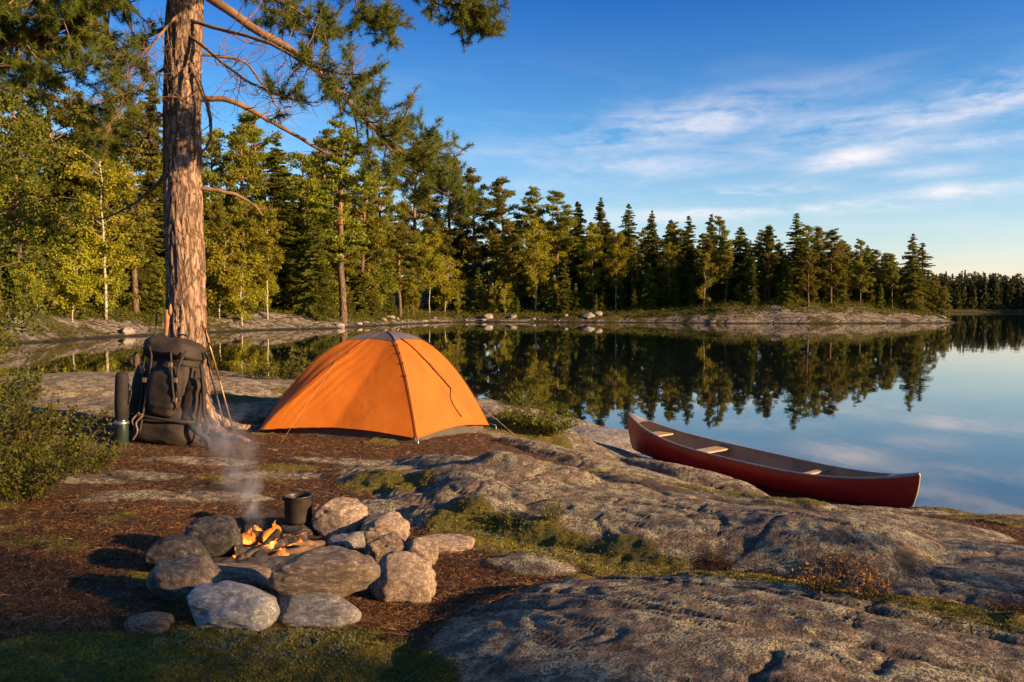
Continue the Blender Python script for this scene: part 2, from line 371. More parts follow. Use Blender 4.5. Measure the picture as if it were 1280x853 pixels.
def build_near():
    xs = axis((-20,-7,.25),(-7,-4,.07),(-4,-2.2,.03),(-2.2,2.6,.0165),(2.6,5,.03),(5,8,.08),(8,18,.3))
    ys = axis((-14,-2,.4),(-2,1.8,.12),(1.8,4.2,.0165),(4.2,6.5,.022),(6.5,10,.032),(10,15,.06),(15,26,.16))
    X, Y = np.meshgrid(xs, ys); Z, A = near_h(X, Y, True)
    wet = (1-sstep(.02, .10, Z+.03*fbm(X*3, Y*3, oct=2, seed=4)))
    a, b = X.shape; i = np.arange(a-1)[:, None]*b; j = np.arange(b-1)[None]
    Q = np.stack([i+j, i+j+1, i+b+j+1, i+b+j], -1).reshape(-1, 4)
    me = mesh_np('ground', np.stack([X, Y, Z], -1).reshape(-1, 3), Q, M['ground'], True, dict(moss=A['moss'], needle=A['needle'], crack=A['crack'], wet=wet))
    tag(link('ground', me), 'smooth granite shore with moss, lichen and brown pine needles around the camp', 'ground', kind='structure')
build_near()

def shore_slabs(x, y):
    """where bare granite comes down to the far water: the headland and two slabs on the left bank"""
    return np.exp(-((x-42)/20)**2-((y-115)/10)**2), np.exp(-((x+31)/8)**2-((y-57)/10)**2), np.exp(-((x+24)/6)**2-((y-82)/9)**2)
def far_h(x, y):
    d = sdf(x, y)+1.6*fbm(x*.16, y*.16, oct=4, seed=70)
    z = np.where(d > 0, 1.9*(1-np.exp(-np.maximum(d, 0)/4.5))+.11*np.clip(d-6, 0, 42), d*.18)
    z = z+.45*np.clip(fbm(x*.3, y*.3, oct=4, seed=71), -1, 1)*sstep(0, 4, d)
    k = (1-sstep(3, 10, d))*sstep(-.5, .6, d)*(1-.8*shore_slabs(x, y)[1]-.8*shore_slabs(x, y)[2]); l = fbm(x*.35, y*.22, oct=4, seed=72)*4; st = np.floor(l)+sstep(.6, 1, l-np.floor(l))
    z = z+k*.42*(st-l+.5)+k*.22*fbm(x*1.1, y*1.1, oct=3, seed=73)
    sa, sb, sc_ = shore_slabs(x, y); z = z+1.5*np.exp(-((x-42)/19)**2-((y-121)/9)**2)*sstep(-1, 6, d)+(1.0*sb+1.1*sc_)*sstep(0, 5, d)
    hx = np.minimum(np.minimum(x+18.5, 16.5-x), np.minimum(y+12.5, 24.5-y))
    return z-3.2*sstep(0, 3, hx), d
def shore_mat():
    m, nt, out = new_mat('forest_shore'); v = pos(nt)
    a = noise(nt, .8, 6, v, .65); b = noise(nt, 4, 6, N(nt, 'ShaderNodeMapping', {'Vector': v, 'Scale': (.5, 1, 2.5)}).outputs[0], .7); c = noise(nt, .35, 5, v, .6)
    rk = ramp(nt, b, [(.38, (.06,.05,.04)), (.5, (.17,.14,.11)), (.62, (.34,.285,.23))])
    rk = mixc(nt, mth(nt, 'MULTIPLY', ramp(nt, a, [(.5, 0.0), (.6, 1.0)]), .5), rk, (.13,.12,.09))
    ver = ramp(nt, b, [(.38, (.022,.024,.006)), (.5, (.06,.055,.012)), (.64, (.14,.10,.022))])
    f = ramp(nt, mth(nt, 'ADD', attr(nt, 'rock'), mth(nt, 'MULTIPLY', mth(nt, 'SUBTRACT', c, .5), 1.8)), [(.42, 0.0), (.56, 1.0)])
    ck = vor(nt, .55, N(nt, 'ShaderNodeVectorMath', {0: N(nt, 'ShaderNodeMapping', {'Vector': v, 'Scale': (.35, 1.3, 2.2)}).outputs[0], 1: N(nt, 'ShaderNodeTexNoise', {'Scale': .8, 'Detail': 4.0, 'Vector': v}).outputs['Color']}, operation='ADD').outputs[0], 'DISTANCE_TO_EDGE')
    rk = mixc(nt, ramp(nt, ck, [(.01, .8), (.05, 0.0)]), rk, (.03,.025,.018))
    zz = N(nt, 'ShaderNodeSeparateXYZ', {0: v}).outputs[2]
    wet = ramp(nt, mth(nt, 'MULTIPLY_ADD', mth(nt, 'SUBTRACT', a, .5), .3, zz), [(.10, 0.0), (.22, 1.0)])
    col = mixc(nt, wet, (.03,.026,.02), mixc(nt, f, ver, rk))
    pbr(nt, out, col, .85, bump(nt, mth(nt, 'ADD', mth(nt, 'ADD', b, a), mth(nt, 'MULTIPLY', ramp(nt, ck, [(.0, 0.0), (.1, 1.0)]), .8)), 1.0, .25), .2); return m
M['shore'] = shore_mat()
def build_far():
    xs = axis((-700,-100,24),(-100,-40,2.5),(-40,90,.75),(90,160,3),(160,800,24)); ys = axis((-500,-20,24),(-20,45,2.5),(45,132,.7),(132,200,2.5),(200,1000,24))
    X, Y = np.meshgrid(xs, ys); Z, D = far_h(X, Y)
    head, lf, l2 = shore_slabs(X, Y); RW = .8+3.0*head+7*lf+6*l2+1.0*fbm(X*.12, Y*.12, oct=2, seed=79)
    rock = (1-sstep(RW, RW*1.7+1, D))*(.62+.5*fbm(X*.35, Y*.35, oct=3, seed=74))
    a, b = X.shape; i = np.arange(a-1)[:, None]*b; j = np.arange(b-1)[None]
    Q = np.stack([i+j, i+j+1, i+b+j+1, i+b+j], -1).reshape(-1, 4)
    me = mesh_np('far_shore', np.stack([X, Y, Z], -1).reshape(-1, 3), Q, M['shore'], True, dict(rock=rock))
    tag(link('terrain', me), 'rocky forest floor of the far shore and its wooded point', 'terrain', kind='structure')
build_far()
def fz(x, y): return float(far_h(np.array([x]), np.array([y]))[0][0])

def water_mat():
    m, nt, out = new_mat('calm_lake'); v = pos(nt)
    n1 = noise(nt, .55, 3, scaled(nt, v, (1, .35, 1))); n2 = noise(nt, 5, 3, scaled(nt, v, (1, .45, 1)))
    h = mth(nt, 'ADD', mth(nt, 'MULTIPLY', n1, .5), mth(nt, 'MULTIPLY', n2, .035))
    pbr(nt, out, (.006,.010,.010), .015, bump(nt, h, .10, .10), .5, **{'IOR': 1.65}); return m
M['water'] = water_mat()
me = mesh_np('lake_water', [(-700,-500,0),(800,-500,0),(800,1000,0),(-700,1000,0)], np.array([[0,1,2,3]]), M["water"])
tag(link('water', me), 'calm dark lake mirroring the forest and sky', 'lake', kind='structure')
# ------------------------------------------------------------------ far trees
def spruce(seed, H, wide=.17, droop=1.0, n_lv=38, leaf=.25, dens=1.0, bare=.06):
    r = np.random.RandomState(seed); mb = MB(); CC = []; AA = []
    P = np.stack([np.cumsum(r.normal(0, .02, 12)), np.cumsum(r.normal(0, .02, 12)), np.linspace(-.6, H, 12)], 1)
    mb.tube(P, np.linspace(.013*H+.04, .015, 12), 7)
    for k in range(n_lv):
        for q in range(r.randint(6, 9)):
            t = min(.995, bare+(1-bare)*(k+r.rand()*1.5)/n_lv); z = t*H; base = np.array([np.interp(z, P[:,2], P[:,0]), np.interp(z, P[:,2], P[:,1]), z])
            L0 = wide*H*(1-t)**.72*(.6+.4*min(1, t/.2))*(.93+.15*math.sin(k*1.7+seed))+.14
            L = L0*r.uniform(.55, 1.2); a = r.rand()*6.283; d = np.array([math.cos(a), math.sin(a), 0])
            up = (.55*t-.25)*1.0; u = np.linspace(0, 1, 6)
            B = base+d*L*u[:, None]; B[:, 2] += L*(up*u-.35*droop*u*u+.18*u**3)
            if L > .5: mb.tube(B, np.linspace(.03, .006, 6)*(.5+L/3), 3, cap=False)
            n = int(dens*(16+95*L)); w = r.rand(n)**.75
            s = np.stack([-d[1]+0*w, d[0]+0*w, 0*w], 1)*(r.uniform(-1, 1, n)*.42*L*(1.05-w)+r.normal(0, .04, n))[:, None]
            c = base+d*L*w[:, None]+s; c[:, 2] += L*(up*w-.35*droop*w*w+.18*w**3)-np.abs(r.normal(0, .10, n))*droop*(.4+L*.35)
            CC.append(c); AA.append(unit(d*.8+s*1.2+np.array([0, 0, -.45*droop])))
    c = np.vstack(CC); V, Q = leafquads(c, leaf*r.uniform(.6, 1.3, len(c)), .42, np.vstack(AA), .45, r)
    return mb.mesh('spruce_trunk', M['sprucebark']), mesh_np('spruce_crown', V, Q, M['spruce'], False), H
def pine(seed, H, bare=.45, wide=.17, leaf=.27, dens=1.0, mat='pineleaf', flat=.55):
    r = np.random.RandomState(seed); mb = MB(); CC = []
    n = 14; P = np.stack([np.cumsum(r.normal(0, .05, n)), np.cumsum(r.normal(0, .05, n)), np.linspace(-.6, H*.97, n)], 1)
    mb.tube(P, np.interp(np.linspace(0, 1, n), [0, .06, .7, 1], [.018*H+.05, .013*H+.03, .007*H+.02, .02]), 8)
    nl = int(26*(1-bare)+8)
    for k in range(nl):
        t = bare+(1-bare)*(k+r.rand())/nl; z = t*H*.97; base = np.array([np.interp(z, P[:,2], P[:,0]), np.interp(z, P[:,2], P[:,1]), z])
        s = (t-bare)/(1-bare); prof = max(.12, (1-s)**.6*min(1, .5+s*2.2))
        for q in range(r.randint(2, 5)):
            L = wide*H*prof*r.uniform(.5, 1.2)+.25; a = r.rand()*6.283; d = np.array([math.cos(a), math.sin(a), 0]); up = r.uniform(-.1, .45)+.35*s
            u = np.linspace(0, 1, 6); B = base+d*L*u[:, None]; B[:, 2] += L*up*u+.1*L*np.sin(u*3); B += np.cumsum(r.normal(0, .03, (6, 3)), 0)
            mb.tube(B, np.linspace(.035, .008, 6)*(.5+L/2.5), 4, cap=False)
            for g in range(1+int(L*1.9)):
                w = r.uniform(.35, 1.05); cc = base+d*L*w+r.normal(0, .16*L*.6, 3)*np.array([1, 1, .5]); cc[2] += L*up*w+.12
                rad = r.uniform(.28, .62)*(.7+.02*H); m = int(dens*140*rad)
                p = unit(r.normal(size=(m, 3)))*(r.rand(m)**.45)[:, None]*rad*np.array([1, 1, flat]); CC.append(cc+p)
    c = np.vstack(CC); ax = np.zeros((len(c), 3)); ax[:, 2] = .5
    V, Q = leafquads(c, leaf*r.uniform(.6, 1.3, len(c)), .38, ax, .9, r)
    return mb.mesh('pine_trunk', M['farbark']), mesh_np('pine_crown', V, Q, M[mat], False), H
def birch(seed, H, bare=.3, wide=.16, leaf=.17, dens=1.0, n_br=46, mat='birch', bark='birchbark', thick=1.0):
    r = np.random.RandomState(seed); mb = MB(); CC = []
    n = 12; P = np.stack([np.cumsum(r.normal(0, .06, n)), np.cumsum(r.normal(0, .06, n)), np.linspace(-.4, H, n)], 1)
    mb.tube(P, np.linspace(.006*H+.02, .010, n)*thick, 7)
    for k in range(n_br):
        t = bare+(1-bare)*((k+r.rand())/n_br)*.97; z = t*H; base = np.array([np.interp(z, P[:,2], P[:,0]), np.interp(z, P[:,2], P[:,1]), z])
        s = (t-bare)/(1-bare); L = wide*H*(.35+.9*math.sin(min(1, s*1.15+.12)*2.6))*r.uniform(.5, 1.15)+.2
        a = r.rand()*6.283; d = np.array([math.cos(a), math.sin(a), 0]); u = np.linspace(0, 1, 7)
        B = base+d*L*u[:, None]; B[:, 2] += L*(.9*u-.55*u*u); mb.tube(B, np.linspace(.02, .004, 7)*(.4+L/2)*thick, 4, cap=False)
        m = int(dens*(40+130*L)); w = r.uniform(.25, 1.05, m)
        c = base+d*L*w[:, None]+r.normal(0, .15, (m, 3))*(.5+L*.35); c[:, 2] += L*(.9*w-.55*w*w)-np.abs(r.normal(0, .16, m))*(.5+.3*L)
        k2 = vn(c[:,0]*1.6, c[:,1]*1.6, c[:,2]*1.6, seed) > -.45; CC.append(c[k2])
    c = np.vstack(CC); ax = np.zeros((len(c), 3)); ax[:, 2] = -.5
    V, Q = leafquads(c, leaf*r.uniform(.6, 1.3, len(c)), .75, ax, 1.0, r)
    return mb.mesh('birch_trunk', M[bark]), mesh_np('birch_crown', V, Q, M[mat], False), H

PROTO = {
 'S': [spruce(1, 17, .23), spruce(2, 15, .26, 1.2), spruce(3, 19, .20, .9)],
 'P': [pine(11, 17, .32, .20), pine(12, 16, .2, .22), pine(13, 18, .36, .19)],
 'Q': [pine(14, 16, .06, .24, flat=.7), pine(15, 15, .1, .22, flat=.7)],       # bushy to the ground
 'B': [birch(21, 11, .30, .15), birch(22, 12, .22, .13), birch(23, 9, .35, .17)],
 'Y': [birch(24, 5, .12, .24, .15, 1.2, 30), birch(25, 6, .10, .17, .15, 1.2, 30)],
 'T': [spruce(4, 6, .2, .7, 22, .18, 1.3, .03), spruce(5, 5, .24, .8, 20, .18, 1.3, .03)],
 'D': [birch(26, 10, .28, .17, .15, .22, 30)],
 'L': [spruce(6, 17, .15, .8, 24, .28, 1.0, .30), pine(16, 16, .3, .15, flat=.45)],  # lean, see-through
}
KIND = {'S': 'spruce_tree', 'P': 'pine_tree', 'Q': 'pine_tree', 'B': 'birch_tree', 'Y': 'birch_tree', 'T': 'spruce_tree', 'L': 'spruce_tree', 'D': 'birch_tree'}
placed = []
def tree(kind, x, y, H, label, group, v=0, rot=None, wide=1.0, z=None):
    tr, cr, h = PROTO[kind][v % len(PROTO[kind])]
    s = H/h; o = thing('pine_tree' if kind == 'L' and v % 2 else KIND[kind], label, 'tree', (x, y, fz(x, y)-.05 if z is None else z), group)
    o.scale = (s*wide, s*wide, s); o.rotation_euler = (0, 0, rs.rand()*6.28 if rot is None else rot)
    link('trunk', tr, o); link('crown', cr, o); placed.append((x, y, kind)); return o
SH = np.array([(-200,40),(0,49),(75,54),(155,63),(290,76),(425,88),(500,110),(560,127),(640,127),(770,124),(900,118),(1000,115),(1120,118),(1190,123)], float)
def shoreY(px): return np.interp(px, SH[:,0], SH[:,1])
def front(kind, px, top, off, label, v=0, wide=1.0, group=None):
    Y = shoreY(px)+off; p = at(px, top, Y); b = fz(p[0], Y)
    return tree(kind, p[0], Y, p[2]-b+.05, label, group or 'trees along the far shore', v, wide=wide)
FRONT = [
 # left bank, seen behind and beside the big pine
 ('Q',18,95,14,'broad bushy pine at the left edge behind the leafy young tree',0,1.0),
 ('P',58,82,16,'sunlit pine with a ragged pointed top left of the bright birch',1,1.0),
 ('B',127,128,6,'bright yellow birch with a pale thin trunk left of the big pine',1,1.0),
 ('Q',92,112,18,'golden bushy pine directly behind the bright yellow birch',1,1.0),
 ('L',165,120,9,'thin lit pine seen just left of the big pine trunk',1,1.0),
 ('S',190,105,20,'dark spruce half hidden behind the big pine trunk',0,1.0),
 ('P',262,160,18,'lit pine crown just right of the big pine trunk',0,1.0),
 ('Q',302,150,14,'golden pine under the bare curved bough',0,.95),
 ('S',345,172,13,'sunlit golden spruce with a slim pointed top near the long bough',2,1.2),
 ('B',333,262,5,'small bright birch below the golden spruce',0,1.1),
 ('Y',272,290,5,'low yellow birch bush right of the big pine trunk',0,1.2),
 ('Y',300,318,3,'leafy sapling above the pale rock slab on the left bank',1,1.3),
 ('Q',378,188,20,'broad pine filling the gap between the golden spruce and the tall lit trunk',0,1.2),
 ('P',322,140,24,'tall pine crown behind the golden pine and the slim spruce',0,1.2),
 ('Q',405,165,26,'high bushy pine left of the tall lit bare trunk',1,1.1),
 ('L',427,150,6,'tall thin pine with a long lit bare trunk above the tent',1,1.25),
 ('S',395,270,5,'small pointed spruce left of the tall lit bare trunk',0,1.1),
 ('Q',452,205,14,'bushy pine behind the tall lit bare trunk',1,1.0),
 ('L',500,278,7,'short open pine with a brown trunk above the tent',1,1.3),
 ('B',536,293,7,'small yellow birch at the bend of the shore',2,1.0),
 ('Y',556,325,5,'yellow sapling at the bend of the shore right of the small birch',0,1.0),
 ('P',475,196,24,'tall pine under the drooping tip of the long bough',0,1.0),
 ('P',520,185,26,'dark pine behind the tip of the long bough',1,1.1),
 ('P',560,195,22,'sunlit pine behind the needle tips of the long bough',0,1.1),
 ('Q',594,212,18,'pine with golden top where the long bough ends',1,1.0),
 # middle shore
 ('P',630,222,16,'round topped pine, highest of the middle shore, right of the bough',0,1.15),
 ('P',664,233,18,'round topped pine above the bright birch with the white trunk',1,1.0),
 ('P',695,236,15,'broad lit pine right of the bright birch with the white trunk',2,1.2),
 ('S',722,252,18,'dark spruce between the broad lit pine and the first sharp spire',1,1.0),
 ('S',751,247,17,'sharp spruce spire, first of the three right of the broad pines',0,1.0),
 ('S',786,255,17,'sharp spruce spire, second of the three right of the broad pines',2,1.2),
 ('S',815,263,17,'sharp spruce spire, third of the three right of the broad pines',0,1.0),
 ('S',838,275,18,'blunt dark spruce left of the paired spruces',1,1.0),
 ('S',861,270,14,'left one of the paired spruces before the headland',2,1.25),
 ('S',889,268,12,'right one of the paired spruces before the headland',0,1.1),
 ('B',669,274,6,'bright yellow birch with a straight white trunk by the water',0,1.25),
 ('Y',631,355,3,'small bright yellow sapling on the waterline rocks',1,1.0),
 ('B',742,282,10,'yellow topped birch among the dark spruces, left of the slender birch',1,1.0),
 ('B',770,290,7,'slender birch with a yellow tip and pale trunk before dark spruces',0,.9),
 ('B',838,305,9,'green birch in the shade before the headland',1,1.1),
 ('Y',881,318,4,'slim yellow birch beside the pale headland rocks',1,.9),
 ('T',706,325,5,'small dark spruce right of the white trunked birch',0,1.0),
 ('T',812,330,6,'small dark spruce under the sharp spires',1,1.0),
 ('T',598,335,5,'small shaded spruce at the foot of the pines left of the sapling',0,1.0),
 # headland
 ('S',925,284,12,'spruce at the inner end of the headland row',1,1.38),
 ('P',958,288,12,'lit pine left of the lone tall spruce on the headland',1,1.38),
 ('L',996,267,7,'lone tall thin spruce rising above the headland row',0,1.69),
 ('P',1028,283,9,'broad golden pine right of the tall thin spruce',0,1.44),
 ('Q',1052,303,11,'bushy golden pine in the middle of the headland row',1,1.25),
 ('Q',978,310,10,'low golden pine left of the foot of the tall thin spruce',0,1.12),
 ('S',1084,307,9,'dark topped spruce on the outer headland',0,1.62),
 ('P',1110,317,8,'open pine next to the dark topped spruce on the outer headland',1,1.38),
 ('Q',1128,335,7,'short bushy pine left of the last tall pine on the point',1,1.25),
 ('L',1153,304,4,'last tall thin tree near the tip of the point',0,1.88),
 ('Q',1168,342,4,'short round pine at the very tip of the point',0,1.06),
 ('Q',1182,358,2,'lowest bushy pine at the very end of the point',1,1.00),
 ('Q',905,300,9,'bushy pine between the paired spruces and the headland row',0,1.12),
]
for k, px, top, off, lab, v, w in FRONT: front(k, px, top, off, lab, v, w)
# the wood behind them: every tree its own object
def fill(n, pxr, offr, hr, kinds, label, group, gap=2.6):
    c = 0; t = 0
    while c < n and t < n*60:
        t += 1; px = rs.uniform(*pxr); Y = shoreY(px)+rs.uniform(*offr); x = (px-640)/F*Y
        if sdf(np.array([x]), np.array([Y]))[0] < 2.5: continue
        if any((x-a)**2+(Y-b)**2 < gap*gap for a, b, _ in placed): continue
        k = kinds[rs.randint(len(kinds))]; bl = k == 'B'; tree(k, x, Y, rs.uniform(*hr), 'pale birch standing among the conifers behind the middle shore' if bl else label, 'birches in the wood behind the middle shore' if bl else group, rs.randint(3), wide=rs.uniform(.9, 1.15)); c += 1
fill(80, (-140, 470), (9, 44), (11.5, 16), 'SPQSQ', 'tall conifer in the dense wood on the left bank', 'conifers in the wood on the left bank')
fill(74, (440, 900), (9, 50), (11, 15.5), 'SPPQB', 'tall dark conifer in the dense wood behind the middle shore', 'conifers in the wood behind the middle shore')
fill(56, (885, 1188), (3.5, 22), (7, 12), 'SPQP', 'conifer standing among the headland trees behind the front row', 'conifers behind the front row of the headland')
fill(40, (560, 900), (3.5, 13), (2.5, 6), 'TTYT', 'young shaded tree at the foot of the dark wood', 'young trees along the middle shore', 1.6)
fill(34, (-60, 520), (3.5, 12), (2.5, 6), 'TYYQ', 'young sunlit tree at the edge of the left bank', 'young trees along the left bank', 1.8)
fill(16, (905, 1170), (4, 10), (2, 5), 'QYTQ', 'young tree on the grassy top of the headland', 'young trees on the headland', 1.8)

# low growth on the far bank, countless
def undergrowth():
    r = np.random.RandomState(5); n = 5200; px = r.uniform(-100, 1200, n); Y = shoreY(px)+1.2+r.rand(n)**1.3*18; x = (px-640)/F*Y
    d = sdf(x, Y); hs = shore_slabs(x, Y); hd = .55*hs[0]+hs[1]+hs[2]; ok = (d > .5+5.0*hd) & (d < 20); x, Y = x[ok], Y[ok]; z = far_h(x, Y)[0]; CC = []
    for a, b, c in zip(x, Y, z):
        h = r.uniform(.15, .8)*(.6 if d is None else 1); m = 26; p = r.normal(0, 1, (m, 3))*np.array([.45, .45, .35])*h*1.3; p[:, 2] = np.abs(p[:, 2]); CC.append(p+np.array([a, b, c]))
    c = np.vstack(CC); V, Q = leafquads(c, .2*r.uniform(.5, 1.2, len(c)), .6, None, 1, r)
    tag(link('undergrowth', mesh_np('undergrowth', V, Q, M['shrub'], False)), 'low heather and bilberry scrub along the forest edge', 'undergrowth', kind='stuff')
undergrowth()
# far wood across the lake, one mass
def far_wood():
    r = np.random.RandomState(9); CC = []; SS = []; AA = []; tb = MB()
    poly = np.array([(-40,352),(-20,402),(60,407),(100,400),(160,394),(260,387),(330,305)], float)
    for k in range(1500):
        i = r.choice(len(poly)-1, p=np.array([.03,.12,.12,.2,.33,.2])); t = r.rand(); q = poly[i]+(poly[i+1]-poly[i])*t
        nrm = np.array([-(poly[i+1]-poly[i])[1], (poly[i+1]-poly[i])[0]]); nrm /= np.linalg.norm(nrm); q = q+nrm*(4+45*r.rand()**1.6)
        if q[0]/q[1] > .95: continue
        H = r.uniform(11, 16.5); z0 = fz(*q); m = 150; u = r.rand(m)**.8; a = r.rand(m)*6.283; con = r.rand() < .7
        rad = H*.17*(1-u)*r.rand(m)**.4 if con else H*.2*np.sqrt(np.clip(1-(2*u-1)**2, 0, 1))*r.rand(m)**.4
        zz = z0+H*(.02+.98*u) if con else z0+H*(.08+.9*u)
        CC.append(np.stack([q[0]+rad*np.cos(a), q[1]+rad*np.sin(a), zz], 1))
    c = np.vstack(CC); V, Q = leafquads(c, 1.35*r.uniform(.6, 1.3, len(c)), .5, None, 1, r)
    tag(link('far_wood', mesh_np('far_wood', V, Q, M['far_needles'], False)), 'dark distant forest across the lake at the right edge', 'forest', kind='stuff')
far_wood()

# boulders on the far waterline
V0, T0 = ico(3)
def rockmesh(name, seed, mat, rough=.30, flat=1.0, sub=None, sq=1.0, freq=1.3, fine=.04):
    V, T = (V0, T0) if sub is None else ico(sub)
    p = np.sign(V)*np.abs(V)**sq
    n = fbm(V[:,0]*freq+seed*3.1, V[:,1]*freq, V[:,2]*freq, 3, seed)
    n2 = fbm(V[:,0]*5+seed, V[:,1]*5, V[:,2]*5, 4, seed+30)
    p = p*(1+rough*n+fine*n2)[:, None]
    # a few planar faces, as split granite has
    r = np.random.RandomState(seed)
    for k in range(6):
        d = unit(r.normal(size=3)); h = r.uniform(.70, .95); s = p@d; over = np.maximum(s-h, 0)*.8; p = p-over[:, None]*d
    p = (p-p.min(0))/(p.max(0)-p.min(0))*2-1
    return mesh_np(name, p*np.array([1, 1, flat]), T, mat, True)
M['boulder'] = simple('pale_granite', (.13,.11,.09), (.36,.31,.26), 2.5, .85, 9, .7, .05)
BP = [rockmesh('boulder', s, M['boulder'], .35) for s in (1, 2, 3, 4)]
def far_boulders():
    spec = [(735,-.5,.9,'pale upright boulder on the middle shore, largest there'),(748,.2,.6,'pale flat boulder beside the large upright one on the middle shore'),
            (610,.3,.8,'rounded boulder on the waterline left of the small sapling'),(642,.4,.7,'squat boulder on the waterline right of the small sapling')]
    for px, off, s, lab in spec:
        Y = shoreY(px)+off+1.0; x = (px-640)/F*Y; o = link('shore_boulder', BP[len(lab) % 4], None, (x, Y, max(.1, fz(x, Y))+s*.25)); o.scale = (s*1.2, s, s*.75); o.rotation_euler = (0, 0, px)
        tag(o, lab, 'boulder', 'boulders on the far waterline')
    for k in range(60):
        px = rs.uniform(560, 1180) if k < 48 else rs.uniform(120, 560); Y = shoreY(px)+rs.uniform(-.3, 2.6); x = (px-640)/F*Y; d = float(sdf(np.array([x]), np.array([Y]))[0])
        if d < -.6 or d > 2.4 or (float(sum(shore_slabs(np.array([x]), np.array([Y])))[0]) > .3 and d > .3): continue
        s = rs.uniform(.18, .55); o = link('shore_boulder', BP[k % 4], None, (x, Y, max(0, fz(x, Y))+s*.2)); o.scale = (s*rs.uniform(1, 1.9), s*rs.uniform(.8, 1.3), s*rs.uniform(.45, .8)); o.rotation_euler = (0, 0, rs.rand()*6)
        tag(o, 'small pale stone among many along the far waterline', 'boulder', 'small stones along the far waterline')
far_boulders()

